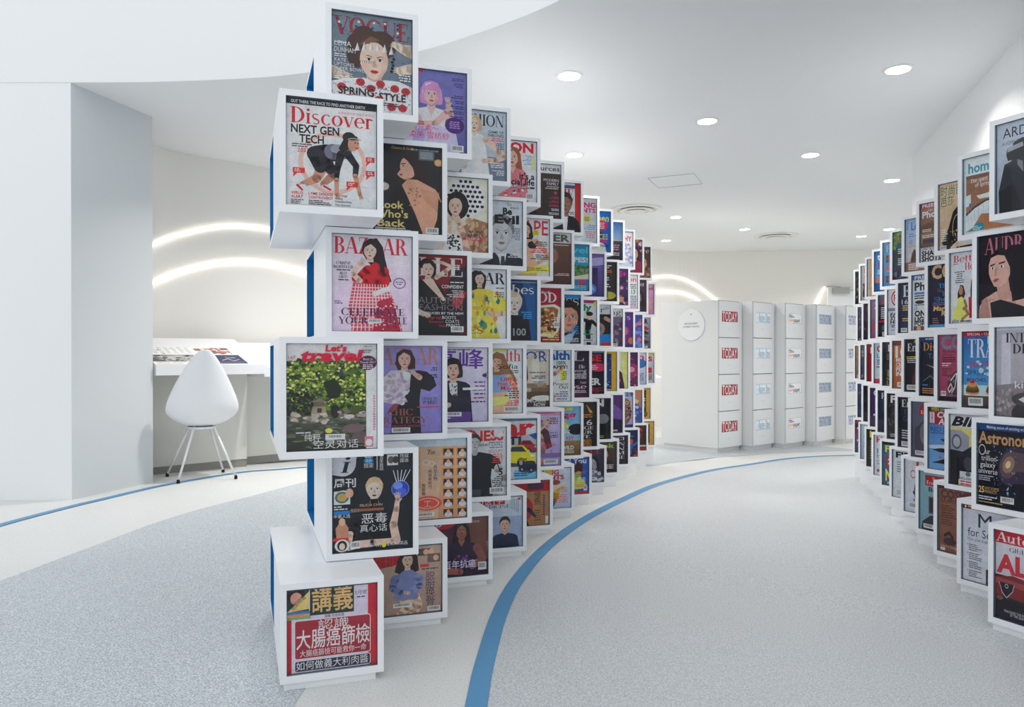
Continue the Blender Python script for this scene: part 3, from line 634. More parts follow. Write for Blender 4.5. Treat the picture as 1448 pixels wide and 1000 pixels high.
c = C('suited man inside a red border'); c.bg((196,40,44)); c.R(0,0,86,122,(206,212,218)); c.R(6,5,86,13,(60,80,120)); c.T('TIME',8,40,26,(206,40,44),w=76,f='s'); c.face(34,52,24,(150,106,84),(46,42,42),'short',.1,body=(30,32,38),hw=1.5,lips=(120,70,64)); c.P([(26,84),(42,84),(38,122),(30,122)],(230,232,234)); c.B(84,72,20,2,4,K_,'r'); c.B(84,82,24,3,5,K_,'r',2)
LW[0].append(c)
c = C('pale blue cover with pink letters and yellow dot'); c.bg((214,224,236),(196,208,226)); c.T('YOUNG',98,24,13,(214,40,120),'r',w=88,b=.06); c.T('PARENTS',98,38,11,(214,40,120),'r',w=92,b=.06); c.E(58,56,13,9,(240,214,110)); c.B(72,51,16,3,4,(120,90,40),'c'); c.E(24,80,18,20,SK2); c.E(24,64,12,10,(80,56,44)); c.B(96,72,34,3,5,(110,160,210),'r'); c.B(96,90,30,4,5,(220,110,150),'r'); LW[0].append(c)
c = C('bright blue cover with yellow title, pink circle'); c.bg((24,112,196),(18,90,176)); c.T('Seventeen',96,30,20,(240,226,90),'r',w=110,b=.04,sh=.2); c.E(44,42,20,15,(214,36,110)); c.B(72,34,26,4,5,W_,'c'); c.face(28,72,16,SKD,(40,26,26),'long',0,body=(230,220,240)); c.T('Hot',90,92,13,(226,50,130),'r',b=.05); c.T('right now',94,106,10,(20,40,90),'r',w=56,b=.03); c.B(92,68,30,3,6,(240,226,120),'r'); LW[0].append(c)
c = C('blue sky above a dark sea'); c.bg((70,130,196),(200,216,230)); c.R(0,60,100,122,(58,66,82),(40,46,58)); c.R(0,56,100,60,(190,190,186)); c.B(52,18,40,3,6,(220,234,246),'c'); c.B(90,72,60,3,7,(214,130,150),'r'); c.B(90,98,50,2,6,(220,200,200),'r'); LW[0].append(c)
c = C('white sketch cover with red lettering'); c.bg((222,226,234),(190,200,220)); c.T('PHOTOGRAPHY',96,32,16,(204,50,60),'r',w=150,b=.05); c.E(50,70,26,30,(150,170,206)); c.dots(20,44,80,110,40,3,8,[(120,140,190),(214,206,214),(180,110,130),(240,240,244)],4); LW[0].append(c)
c = C('crimson and purple crowd collage'); c.bg((120,40,80),(60,34,80)); c.dots(0,0,100,122,70,5,13,[(214,150,60),(160,40,60),(90,50,120),(220,180,170),(50,30,60)],5); c.face(50,50,22,SK2,(60,30,50),'long',0,body=(140,40,70)); LW[0].append(c)
c = C('white serif letters above brown portrait'); c.bg((86,66,60),(60,44,44)); c.T('marie claire',96,24,18,W_,'r',w=150,f='s'); c.face(50,62,24,SK2,(90,60,44),'long',0,body=(130,86,70)); c.dots(0,84,100,122,30,4,9,[(150,110,90),(70,50,50),(190,150,130)],9); LW[0].append(c)

# --- row 2
c = C('sprinting woman in black on white ground'); c.bg((214,220,228),(226,230,236))
c.R(0,0,100,7,(26,28,34)); c.T('OUT THERE: THE RACE TO FIND ANOTHER EARTH',5,5.4,3.4,W_,w=82,b=.03); c.dots(0,40,100,105,60,6,16,[(206,214,222),(222,226,232),(232,236,240)],8)
c.O(51,71,38,36,5,(240,176,164)); c.R(0,96,100,97,(196,204,214))
c.T('Discover',4,28,18,(196,34,48),w=93,f='s'); c.T('SCIENCE FOR THE CURIOUS',97,13.4,2.4,(206,90,90),'r',w=40)
c.T('NEXT GEN',5,39,9,K_,w=53,b=.04); c.T('TECH',14,50,9,K_,w=27,b=.04); c.B(6,51.5,26,2,2.5,(70,70,80),'l'); c.T('2033',12,61,4.4,(196,34,48),b=.03)
sk = (196,140,116); bk = (36,36,44)
c.S([(40,74,7),(33,90,5),(17,98,3.2)],sk); c.S([(42,72,6),(52,84,5),(40,96,3.4)],(176,124,104)); c.E(15,102,7,3.6,(206,210,216),-30); c.S([(12,99,1.4),(17,104,1.2)],(206,40,40)); c.E(45,100,7,3.2,(206,210,216),15); c.S([(41,98,1.2),(48,102,1.2)],(206,40,40))
c.S([(31,62,9),(44,60,10),(56,60,8.5)],bk); c.S([(33,64,9.5),(37,76,7.5)],bk); c.S([(42,66,7),(48,78,6)],bk); c.S([(50,58,9),(62,58,8),(66,56,6)],(112,112,126)); c.E(56,54,8,5,(150,152,164),-10)
c.S([(60,60,4.6),(56,76,3.6),(55,86,2.8),(55,104,2.3)],bk); c.S([(55,90,2.6),(55,106,2.2)],sk); c.S([(68,60,4.6),(77,72,3.6),(76,84,3)],bk); c.S([(76,84,2.8),(81,104,2.2)],sk); c.hand(55,105,3.6,75,sk); c.hand(81,104,3.6,70,sk)
c.P([(57,54),(62,44),(68,38),(74,42),(70,52),(63,58)],(40,32,32)); c.E(69,40,7.4,6.4,(40,32,32)); c.E(74,47,6.4,8.4,sk,12); c.P([(66,42),(70,37),(78,38),(80,42),(72,43)],(40,32,32)); c.O(75,43,8,3,1.2,(150,160,170),190,350); c.E(76,45.5,1.2,.7,K_,n=8); c.E(79,46,1,.6,K_,n=8); c.E(78,51.6,2.2,.9,(170,70,70),n=8)
for x,y in [(11,82),(70,94),(92,80),(92,64)]: c.R(x-4,y-3,x+9 if x<90 else x+6,y+3,(204,48,46)); c.P([(x-3,y+3),(x+1,y+3),(x-4,y+8)],(204,48,46)); c.B(x-2,y-1.6,8,2,2,(240,220,216))
for x,t1,t2,w in [(5,'VIRUS','ALERT',13),(24,'LYME DISEASE','CONTROVERSY',27)]: c.T(t1,x,109,3,(190,30,44),w=w*(1 if t2 else 1),b=.03); c.T(t2,x,113.4,3,(190,30,44),w=w,b=.03); c.B(x,115,w+1,3,2,(60,60,66))
c.T('10 Things',53,109,2.6,(190,30,44),b=.02); c.T('About',53,112.6,2.4,K_); c.T('Neanderthals',53,116,2.4,K_); c.T('The Science',53,120,2.4,K_)
LW[1].append(c)

c = C('woman seen from behind with bare back'); c.bg((44,42,46),(26,24,28)); c.T('8',-6,40,34,(150,154,160),b=.04); c.T('DAYS',6,46,4,(150,154,160)); c.R(0,0,100,5,(30,30,34)); c.T('Cheers & Gold',30,5,3.4,(226,170,70)); c.T('But do you get the surprise?',58,5,2.8,W_,w=38)
c.P([(30,30),(38,14),(52,8),(66,16),(72,34),(74,60),(60,66),(48,50)],(46,30,28)); c.E(45,30,11,15,(214,166,142),-8); c.P([(34,34),(30,40),(34,44),(40,47),(50,44)],(214,166,142)); c.P([(38,16),(50,10),(62,18),(64,44),(56,48),(52,30),(44,20)],(46,30,28)); c.E(38.5,28,1.6,.8,K_,n=8); c.P([(35,24.6),(42,24),(42,25.4),(35,26)],(50,30,28)); c.P([(33,40),(37,38.6),(37.6,41),(34,42)],(160,60,56))
c.P([(44,46),(58,46),(84,58),(92,74),(88,100),(80,122),(48,122),(36,92),(30,70),(34,58)],(208,156,128)); c.P([(60,58),(88,62),(92,78),(86,90),(70,76)],(196,142,116)); c.P([(30,58),(36,54),(44,70),(56,96),(66,122),(14,122),(18,80)],(28,24,26)); c.P([(88,70),(96,84),(98,122),(78,122),(86,100)],(28,24,26)); c.dots(46,58,62,84,16,1,2.6,[(166,120,100),(150,108,92)],4)
c.R(68,4,90,18,(90,96,104)); c.R(70,6,88,16,(130,140,150)); c.E(88,20,6,5,(206,160,70)); c.E(88,20,4,3.6,SK2)
c.R(6,52,22,64,(70,150,210)); c.E(14,58,5,5,SK)
for k,(t,w) in enumerate([('Look',34),("Who's",46),('Back',38)]): c.T(t,30,88+k*12.6,10.4,(60,40,20),'c',w=w*1.04,b=.09); c.T(t,30,88+k*12.6,10,(242,196,120),'c',w=w,b=.03)
c.B(8,115,54,2,2.4,W_); c.code(78,112,18,9); LW[1].append(c)

c = C('woman in a round dotted hat'); c.bg((222,216,200),(206,198,178)); c.E(47,34,33,31,(236,234,228))
for j in range(8):
    for i in range(9):
        x, y = 16+i*8+(4 if j%2 else 0), 6+j*8
        if ((x-47)/32)**2+((y-34)/30)**2 < 1: c.E(x,y,3,2.6,(26,26,30),n=8)
c.E(34,46,19,23,(28,24,26)); c.face(31,48,15,(226,186,164),(40,26,26),'none',-.1,lips=(190,30,70)); c.P([(14,46),(20,30),(34,26),(48,34),(50,46),(42,36),(30,34),(22,38)],(26,26,30))
c.P([(44,80),(62,66),(84,72),(98,86),(100,122),(40,122)],(150,112,82)); c.dots(50,70,98,120,60,2,5,[(176,136,104),(126,92,66),(196,158,124)],6,1.4); c.S([(20,122,10),(14,98,8),(20,78,6)],(222,180,158)); c.S([(46,122,9),(44,96,7),(38,80,5.4)],(222,180,158)); c.hand(19,80,9,285,(228,190,168)); c.hand(38,80,9,250,(228,190,168)); c.P([(10,122),(18,92),(40,96),(44,122)],(238,236,230)); c.dots(14,94,42,122,36,1.6,2.6,[(26,26,30)],7)
c.T('ARIANA',92,90,4.4,K_,'r',b=.02); c.T("GRANDE'S",92,96,4.4,K_,'r',b=.02); c.R(58,98,92,102,(200,40,80)); c.T('ROUND UP',75,101.4,3,W_,'c'); LW[1].append(c)

c = C('greyscale stern man under heavy black type'); c.bg((200,206,212),(178,184,190)); c.T('C',-12,32,30,(236,160,90),b=.1,w=34); c.face(42,62,30,(190,192,194),(120,122,124),'short',.1,body=(38,44,54),hw=1.6,lips=(120,110,110)); c.P([(36,100),(52,100),(48,122),(40,122)],(226,228,230)); c.P([(42,104),(48,104),(50,122),(40,122)],(50,58,70)); c.T('Go',70,8,5,K_); c.T('ahead,',76,14,5,K_); c.T('Be',62,25,12,K_,b=.09); c.T('Evil',46,42,15,K_,w=48,b=.09); c.B(96,50,18,8,3,(70,70,74),'r'); c.T('$',84,96,6,(236,150,60)); c.B(96,98,26,3,3.2,W_,'r'); LW[1].append(c)

c = C('woman in black bikini above yellow banner'); c.bg((206,220,232),(226,230,232)); c.T('SHAPE',98,34,30,(208,34,60),'r',w=96,b=.02); c.E(42,30,9,7,(236,206,70)); c.B(70,26,12,3,3,(90,70,30),'c'); c.face(22,24,12,(226,176,150),(46,32,30),'long',.1,L=1.7,lips=(190,70,70)); c.P([(6,44),(38,44),(44,60),(36,76),(46,100),(44,122),(0,122),(0,60)],(222,170,142)); c.E(12,56,10,8,(28,28,34)); c.E(34,56,10,8,(28,28,34)); c.R(0,92,46,104,(28,28,34)); c.S([(42,48,6),(62,66,5),(70,82,4.4),(46,94,4)],(222,170,142))
for k in range(3): c.B(96,48+k*14,40,3,4,(200,50,70) if k%2 else (60,60,70),'r',k)
c.P([(0,112),(100,92),(100,110),(0,122)],(244,212,84)); c.T('BONUS!',8,119,8,(180,40,40),b=.05,rot=-9,w=50); c.B(58,104,38,2,4,(140,90,30)); LW[1].append(c)
c = C('plain brown photograph under grey letters'); c.bg((116,78,64),(74,50,44)); c.R(0,0,100,24,(206,204,200)); c.T('PAPER',98,20,16,(96,88,84),'r',w=104,b=.06); c.R(34,30,52,122,(92,60,50)); c.E(24,54,14,18,(150,100,80)); c.B(96,96,40,2,3.4,(206,190,180),'r'); c.B(96,28,50,1,3,W_,'r'); LW[1].append(c)
c = C('teal sea and palm island with red number twenty'); c.bg((28,140,180),(64,170,196)); c.T('travel',98,22,16,(90,190,210),'r',w=92,b=.04); c.T('ESCAPES!',98,46,12,W_,'r',w=94,b=.06); c.P([(0,56),(40,50),(100,58),(100,78),(50,84),(0,82)],(70,110,70)); c.dots(0,56,100,78,50,3,7,[(96,140,80),(52,90,62),(120,150,90)],2); c.P([(0,82),(60,84),(100,76),(100,90),(0,94)],(214,206,180)); c.R(0,92,100,122,(30,120,170)); c.T('20',90,106,14,(200,40,50),'r',b=.06); c.B(94,108,60,3,4,(120,210,230),'r'); LW[1].append(c)
c = C('purple office interior with blue badge'); c.bg((120,100,170),(70,56,120)); c.P([(0,20),(100,8),(100,30),(0,44)],(176,166,210)); c.R(60,40,82,108,(56,42,96)); c.R(10,50,50,100,(96,72,140)); c.R(14,60,30,90,(150,120,180)); c.E(62,100,16,14,(40,130,210)); c.B(62,94,20,3,4,W_,'c'); LW[1].append(c)
c = C('black cover with orange lines and bottle glow'); c.bg((46,42,42),(30,28,30)); c.B(50,10,70,2,6,(214,210,200),'c'); c.T('AWARDS',50,34,9,(224,110,50),'c',w=70,b=.04); c.B(50,40,60,6,7,(190,190,190),'c'); c.E(52,104,26,12,(180,170,60)); c.E(40,100,12,20,(70,80,40)); LW[1].append(c)
c = C('purple party scene with magenta title'); c.bg((90,50,120),(60,40,90)); c.T('US+',96,26,18,(226,60,150),'r',b=.06); c.dots(0,36,100,122,50,4,12,[(150,110,170),(60,40,80),(206,180,200),(40,30,60),(170,60,120)],11); c.R(60,94,86,112,(220,150,110)); LW[1].append(c)
c = C('white text cover with green number thirteen'); c.bg((222,224,232),(206,210,226)); c.T('Fashion',96,24,16,(204,60,90),'r',w=96,b=.03); c.B(96,34,50,3,6,(60,60,70),'r'); c.T('13',92,68,14,(50,150,90),'r',b=.05); c.B(96,76,60,6,6,(90,100,140),'r'); c.B(96,112,60,2,5,(214,90,130),'r'); LW[1].append(c)
c = C('dark plum portrait with small white title'); c.bg((72,50,70),(44,30,50)); c.T('her',94,24,16,W_,'r',f='s'); c.face(40,66,26,(150,110,110),(40,26,36),'long',0,body=(60,40,66)); LW[1].append(c)
c = C('pink cover with a smiling baby'); c.bg((206,150,178),(190,130,170)); c.T('Parenthood',96,22,13,(150,40,90),'r',w=110,b=.04); c.E(50,84,30,30,(206,150,140)); c.E(50,58,18,17,(222,170,150)); c.E(50,48,16,9,(90,60,56)); c.E(43,58,2,2,K_,n=8); c.E(57,58,2,2,K_,n=8); c.E(50,66,5,2.4,(180,80,80),n=8); c.S([(30,76,7),(40,92,6)],(222,170,150)); c.S([(70,76,7),(60,92,6)],(222,170,150)); LW[1].append(c)

# --- row 3
c = C('woman in red jacket and checked skirt'); c.bg((226,208,224),(214,190,212)); c.T('BAZAAR',2,24,21,(200,36,60),w=92,f='s'); sk = (230,190,172); hr = (44,26,30)
c.P([(38,10),(46,4),(56,4),(63,14),(66,30),(70,46),(74,58),(66,62),(58,48),(44,34),(38,24)],hr)
c.P([(40,42),(54,34),(66,40),(72,56),(70,70),(50,76),(38,66)],(200,28,44)); c.S([(64,46,7),(58,62,6),(40,60,5)],(190,26,40)); c.S([(44,44,6),(34,54,5),(28,56,4)],(196,28,42)); c.S([(34,58,3.6),(26,50,3),(34,36,2.8)],sk); c.P([(50,72),(70,64),(74,70),(52,80)],(238,226,226))
c.P([(26,60),(44,62),(52,78),(72,70),(80,90),(88,122),(24,122),(20,92)],(206,70,92)); 
for k in range(14): c.P([(20+k*5,122),(21.4+k*5,122),(30+k*3.4,62),(29+k*3.4,62)],(240,200,206)); c.P([(16,66+k*4.2),(90,62+k*4.2+4),(90,63+k*4.2+4),(16,67+k*4.2)],(240,206,210)) if k < 13 else None
c.P([(0,60),(26,60),(20,92),(24,122),(0,122)],(218,196,216)); c.P([(90,60),(100,60),(100,122),(88,122),(80,90),(72,68)],(218,196,216)); c.P([(56,84),(74,78),(86,122),(50,122)],(176,40,66)); c.dots(54,84,84,122,60,.8,1.8,[(240,190,200),(120,20,40)],5)
c.face(47,20,10.5,sk,hr,'none',-.15,lips=(196,40,56)); c.P([(36,24),(38,10),(48,6),(60,14),(60,30),(56,18),(48,11),(41,15)],hr); c.hand(36,38,5,290,sk); c.P([(58,14),(64,30),(66,52),(60,46),(57,28)],hr)
c.T('CARINE',14,38,3.6,K_,'c',w=18,f='s'); c.T('ROITFELD',14,43,3.6,K_,'c',w=24,f='s'); c.T('BEST',14,51,3.2,K_,'c',f='s'); c.T('GIFTS',14,55.4,3.2,K_,'c',f='s'); c.B(14,44.6,18,1,2.4,K_,'c'); c.B(14,57,22,1,2.4,K_,'c'); c.O(84,60,8,7,1.1,(90,70,120)); c.B(84,58,10,2,2.6,(90,70,120),'c'); c.B(3,84,12,2,2.4,(60,50,110))
c.T('CELEBRATE',11,102,9,(64,44,86),w=80,f='s'); c.T('YOUR',8,113,9,(64,44,86),w=36,f='s'); c.T('STYLE',64,113,9,(64,44,86),w=30,f='s'); c.code(44,106,17,6); LW[2].append(c)

c = C('dark-haired woman in black on dark red'); c.bg((128,28,36),(96,22,32)); c.P([(60,22),(100,10),(100,80),(70,122),(30,122),(50,60)],(44,34,40)); c.P([(62,60),(86,52),(70,82),(60,74)],(176,40,46)); c.T('ELLE',3,32,28,(226,226,228),w=94,f='s'); sk = (230,190,172)
c.P([(8,14),(16,6),(30,6),(36,18),(34,34),(20,30)],(36,24,26)); c.S([(36,34,3.6),(50,24,3),(60,16,2.4)],sk); c.S([(30,10,2.4),(44,11,2.4),(60,17,2.2)],sk); c.face(23,23,12,sk,(36,24,26),'none',.3,lips=(110,24,40)); c.P([(10,22),(12,10),(22,6),(32,10),(34,22),(26,13),(16,14)],(36,24,26))
c.P([(14,38),(30,36),(44,50),(56,72),(60,100),(56,122),(0,122),(0,50)],(26,24,28)); c.P([(14,38),(30,36),(50,68),(46,70)],sk); c.S([(2,84,5),(12,88,4),(24,92,3)],sk); c.hand(14,88,6,25,sk)
c.T('CONFIDENT',96,50,5,W_,'r',w=34,b=.03); c.B(96,40,26,1,3,W_,'r'); c.B(96,53,30,4,3,(200,190,190),'r'); c.T('AUTUMN',94,74,10,(120,110,116),'r',w=68); c.T('FASHION',94,84,9,(120,110,116),'r',w=66); c.T('BE SEDUCED BY THE NEW',96,90,3.4,W_,'r',w=70,b=.04)
for k,(a_,b2) in enumerate([('Thigh high','BOOTS'),('Statement','COATS'),('Sexy','PRINTS')]): c.T(b2,84+k*5-(4 if k==2 else 0),97+k*6,4.6,W_,'r'); c.T(a_,62+k*3,97+k*6,3.8,(206,50,60),'r')
c.B(90,14,16,3,3,W_,'r'); c.code(76,108,20,9); LW[2].append(c)

c = C('woman in flowing yellow floral dress'); c.bg((206,208,214),(224,224,224)); c.T('BAZAAR',98,26,20,(30,30,34),'r',w=110,f='s'); sk = (230,190,168)
c.P([(18,10),(30,2),(44,6),(50,20),(46,40),(22,44),(8,36)],(34,28,30)); c.face(38,18,11,sk,(34,28,30),'none',.05,lips=(190,40,60)); c.P([(26,20),(30,6),(40,3),(50,12),(49,20),(42,9),(33,11)],(34,28,30))
c.P([(20,40),(36,34),(56,36),(74,44),(92,58),(96,70),(84,82),(70,74),(66,90),(76,122),(0,122),(10,90),(6,60)],(240,200,70)); c.dots(8,42,74,120,44,1.6,4.5,[(70,140,110),(40,110,120),(220,140,50),(250,224,130)],12,1.8); c.S([(80,78,4.6),(62,80,4),(52,78,3.4)],sk); c.hand(60,80,5.6,170,sk); c.R(4,66,66,71,(226,180,50)); c.S([(48,60,1.5),(44,72,2)],(206,170,60)); c.T('STYLES',58,114,12,K_,'r',w=76,f='s'); c.B(96,32,24,1,3.4,K_,'r'); c.B(96,40,18,3,3.6,(60,60,66),'r'); LW[2].append(c)

c = C('pale blonde woman in black turtleneck on navy'); c.bg((22,50,90),(16,66,120)); c.P([(50,0),(100,20),(100,122),(70,122)],(30,84,140)); c.R(0,3,100,6,(110,130,150)); c.T('Forbes',96,28,18,W_,'r',w=96,f='s'); c.face(34,48,19,(226,206,196),(206,190,160),'bun',0,body=(24,26,32),hw=1.6,nd=.02,lips=(160,70,80)); c.R(24,66,44,80,(24,26,32)); c.B(90,64,22,4,4,(60,160,210),'r'); c.T('100',78,112,14,(150,154,160),'r',b=.03); LW[2].append(c)
c = C('baked pasta dish on crimson'); c.bg((170,24,50),(150,20,44)); c.T('foodie',78,12,6,W_,'r',f='s'); c.T('FOOD',92,32,22,(240,236,232),'r',w=92,f='s'); c.P([(0,44),(60,36),(76,44),(70,96),(58,110),(0,108)],(230,214,190)); c.P([(0,49),(58,42),(69,48),(63,92),(54,103),(0,101)],(150,90,50)); c.dots(0,48,62,98,90,3,6,[(206,160,96),(110,62,40),(226,196,140),(70,40,34),(170,100,60)],13); c.E(86,56,10,8,(240,210,80)); c.B(96,66,18,3,4,W_,'r'); c.code(84,76,14,14); c.B(96,100,44,4,5,(246,210,90),'r'); LW[2].append(c)
c = C('half a man\'s face on blue-black'); c.bg((40,50,64),(24,32,44)); c.R(0,0,100,9,(40,140,200)); c.T('BUSINESS',98,26,17,(232,234,236),'r',w=150,b=.02,f='s'); c.face(24,56,34,(206,150,124),(50,36,32),'short',.15,body=(34,40,52),lips=(170,100,90)); c.P([(0,104),(30,92),(70,84),(100,92),(100,122),(0,122)],(38,46,58)); c.P([(10,104),(30,96),(44,88),(26,122),(6,122)],(160,190,206)); c.T('11',92,74,9,W_,'r'); c.B(96,78,32,5,4.4,(40,150,210),'r'); c.B(96,108,60,3,4,(200,206,210),'r'); LW[2].append(c)
c = C('man in black suit under green weekly title'); c.bg((216,220,222),(190,194,198)); c.R(0,0,100,8,(180,50,110)); c.T('weekly',86,28,17,(30,130,80),'r',w=100,b=.06); c.E(80,10,12,8,(236,210,110)); c.S([(56,122,6),(52,84,8),(56,58,10)],(24,24,28)); c.S([(48,56,5),(30,50,4),(14,40,3)],(24,24,28)); c.S([(66,58,5),(80,70,4)],(24,24,28)); c.E(58,44,9,10,SK); c.E(58,37,10,6,(34,28,28)); c.R(50,56,60,66,(190,40,50)); c.T('ICEBALL',90,94,13,(40,140,96),'r',w=92,b=.06); c.code(56,106,38,9); LW[2].append(c)
c = C('black cover with big blue shapes'); c.bg((34,36,52),(24,28,40)); c.R(0,0,100,28,(206,210,216)); c.T('Tiger*',96,22,16,(40,44,60),'r',w=90,f='s'); c.E(34,72,24,20,(180,120,80)); c.E(34,72,14,12,(40,110,170)); c.E(34,72,6,5,W_); c.P([(20,90),(90,86),(100,110),(40,122),(10,112)],(30,130,206)); c.R(70,112,100,122,(200,50,50)); c.S([(60,40,6),(80,50,5)],(206,160,130)); LW[2].append(c)
c = C('mauve-grey ruins photo with white letters'); c.bg((110,98,126),(96,84,112)); c.R(0,0,100,26,(216,214,222)); c.T('rating',96,20,17,(70,60,90),'r',w=100,f='s'); c.P([(0,70),(30,50),(60,60),(100,40),(100,122),(0,122)],(84,66,92)); c.dots(0,50,100,112,26,5,10,[(130,110,136),(70,56,80),(150,130,150)],6); c.code(50,112,34,9); LW[2].append(c)
c = C('violet haze with white letters'); c.bg((110,60,150),(70,50,130)); c.T('sports',94,26,18,W_,'r',w=110,f='s'); c.E(44,80,26,34,(130,50,130)); c.E(50,66,10,14,(190,100,140)); c.E(70,100,10,12,(200,120,60)); LW[2].append(c)
c = C('blue and violet creature illustration'); c.bg((60,80,160),(120,80,150)); c.dots(0,20,100,122,60,4,12,[(80,110,190),(150,90,160),(50,50,120),(190,120,140),(110,140,200)],15); LW[2].append(c)
c = C('row of small cars on grey'); c.bg((170,168,180),(90,86,100)); c.T('TOP GEAR',92,24,17,(50,48,56),'r',w=120,b=.08)
for k,q in enumerate([(190,40,60),(60,60,70),(120,110,130),(70,40,60)]): c.E(56,44+k*18,26,7,q); c.E(56,39+k*18,16,5,tuple(int(v*.7) for v in q)); c.R(12,40+k*18,22,50+k*18,[(90,190,90),(236,214,80),(210,60,60),(240,170,60)][k])
c.code(50,112,40,8); LW[2].append(c)

# --- row 4
c = C('green garden pond with a stone lantern'); c.bg((232,228,234)); P0 = 20
c.R(0,P0,88,122,(96,120,52),(52,56,44)); c.dots(0,P0,88,76,260,2.6,5.5,[(86,110,46),(60,82,38),(112,138,56),(44,58,34)],20); c.dots(0,P0,86,72,620,.9,2.5,[(150,168,66),(196,206,100),(92,120,48),(60,82,38),(214,220,130),(44,58,34),(120,148,60)],21); c.dots(0,56,30,84,140,1,3,[(40,44,34),(56,62,42),(30,34,30)],22); c.P([(40,44),(52,40),(60,50),(58,62),(46,64)],(38,48,32)); c.P([(56,36),(60,28),(64,38)],(60,70,80))
c.R(0,82,88,122,(84,90,74),(44,46,40)); c.dots(0,84,88,120,200,1.5,6,[(104,110,90),(64,70,56),(120,124,108),(50,56,44),(96,100,70)],23,.25)
c.P([(24,67),(36,63),(46,67)],(120,116,108)); c.R(29,67,41,72,(112,92,70)); c.P([(26,82),(28,72),(42,72),(44,82)],(150,140,120)); c.R(33,74,38,79,(60,50,40))
c.dots(0,80,46,90,22,2.4,5.4,[(176,164,150),(140,130,120),(196,180,166)],24,.6); c.E(53,78,5,8,(44,40,40)); c.dots(56,78,88,86,16,2,5,[(170,150,150),(196,190,186),(120,110,104)],25,.6); c.E(74,98,12,5,(118,96,98)); c.E(82,108,10,6,(100,88,90)); c.E(60,112,14,5,(92,84,80))
c.R(88,P0,100,122,(226,214,226)); c.T("Let's",42,8.6,7,(204,24,60),w=24,b=.07,sh=.1); c.T('travel',15,19.5,12,(204,24,60),w=70,b=.08,sh=.15); c.T('旅遊',61,13,3.6,(204,24,60)); c.T('147',2,18,4,(204,80,100)); c.code(84,1,13,4.4); c.B(84,7,13,2,2.2,(90,90,100)); c.E(90,22,10,8.4,(78,26,64)); c.T('Best in',90,19,2.8,W_,'c'); c.T('Travel 2017',90,22.6,2.6,W_,'c'); c.B(90,24,13,3,2,(220,200,220),'c')
for k in range(14): c.R(96,60+k*3,98,62+k*3,(206,120,150))
c.B(10,101,28,1,2.6,(226,220,214)); c.E(46,100,4,3,(236,206,80)); c.T('纯粹',19,111.5,7.2,(236,236,232)); c.R(42,104,64,110.5,(214,220,226)); c.code(44,104.6,18,5); c.T('空灵对话',29,120.5,8.4,(238,238,234),w=50); c.R(86,108,96,120,(206,120,140)); c.E(91,115,4,4,(240,230,226)); LW[3].append(c)

c = C('woman in white ruffles and black coat, lavender'); c.bg((150,142,200),(132,122,190)); c.T('BAZAAR',2,26,23,(176,120,100),w=94,f='s'); sk = (222,178,160)
c.P([(30,10),(38,4),(48,6),(54,18),(54,32),(30,34),(26,24)],(62,40,36)); c.face(39,19,11.5,sk,(62,40,36),'none',.1,lips=(190,60,70)); c.P([(26,28),(28,10),(38,4),(50,9),(54,28),(48,14),(38,9),(31,15)],(62,40,36))
c.P([(46,36),(58,34),(70,36),(80,44),(84,56),(74,64),(62,60),(60,76),(62,122),(20,122),(22,84),(30,60)],(34,30,38)); c.P([(10,44),(20,34),(38,34),(48,40),(46,58),(38,74),(26,82),(10,78),(2,62)],(206,192,204)); c.dots(6,38,44,80,80,2,4.6,[(226,214,222),(186,172,190),(214,200,212),(170,156,178)],26); c.P([(36,34),(48,38),(44,50),(38,46)],(226,216,224)); c.S([(60,44,4),(54,40,3),(50,36,2.6)],sk); c.hand(54,40,4.4,215,sk); c.S([(26,84,4),(20,90,3)],(150,70,80))
c.B(94,30,12,2,3,K_,'r'); c.B(94,40,16,2,3,K_,'r'); c.T('STYLE IN',94,76,3.6,K_,'r',f='s',w=22); c.T('PARIS',94,82,5,K_,'r',f='s',w=20); c.R(66,85,96,86.6,(206,60,80)); c.T('CHIC',60,97,9,(150,88,76),'r',w=36,f='s'); c.T('STRATEGY',80,108,9,(150,88,76),'r',w=80,f='s'); c.T('MORE ABOUT FRENCH',76,113.5,3,(170,60,60),'r',w=66); c.code(30,114,26,7); LW[3].append(c)

c = C('smiling short-haired woman under purple characters'); c.bg((208,204,220),(190,184,208)); c.B(30,3,50,1,3,(60,30,90)); c.T('高峰',6,35,27,(98,50,150),w=88,b=.02); sk = (226,178,158)
c.face(29,36,15,sk,(34,26,30),'bob',.1,body=(36,34,52),hw=1.9,nd=1.3,lips=(190,60,70),yb=122); c.P([(16,34),(18,22),(30,17),(42,24),(44,36),(36,27),(24,28)],(34,26,30)); c.P([(22,58),(36,58),(36,78),(30,82),(24,74)],(236,236,240)); c.dots(24,60,35,78,14,1,1.6,[(30,30,40)],3); c.P([(10,82),(30,78),(58,86),(56,94),(30,92),(10,94)],(44,42,60)); c.S([(22,94,4),(12,98,3.4)],sk); c.O(88,46,6,5,1.2,(70,40,120)); c.E(82,46,4,3,(70,40,120))
for k,(q) in enumerate([(110,50,150),(150,60,140),(60,40,110),(60,40,110),(170,40,110),(60,40,110)]): c.B(96,56+k*6.5,30,1,4.6,q,'r',k)
c.R(58,66,94,70,(226,226,232)); c.R(0,106,72,122,(90,60,140)); c.code(28,106,28,7); c.T('商業人',2,110,5,(236,150,210)); c.B(3,115,60,1,3,(226,220,240)); LW[3].append(c)

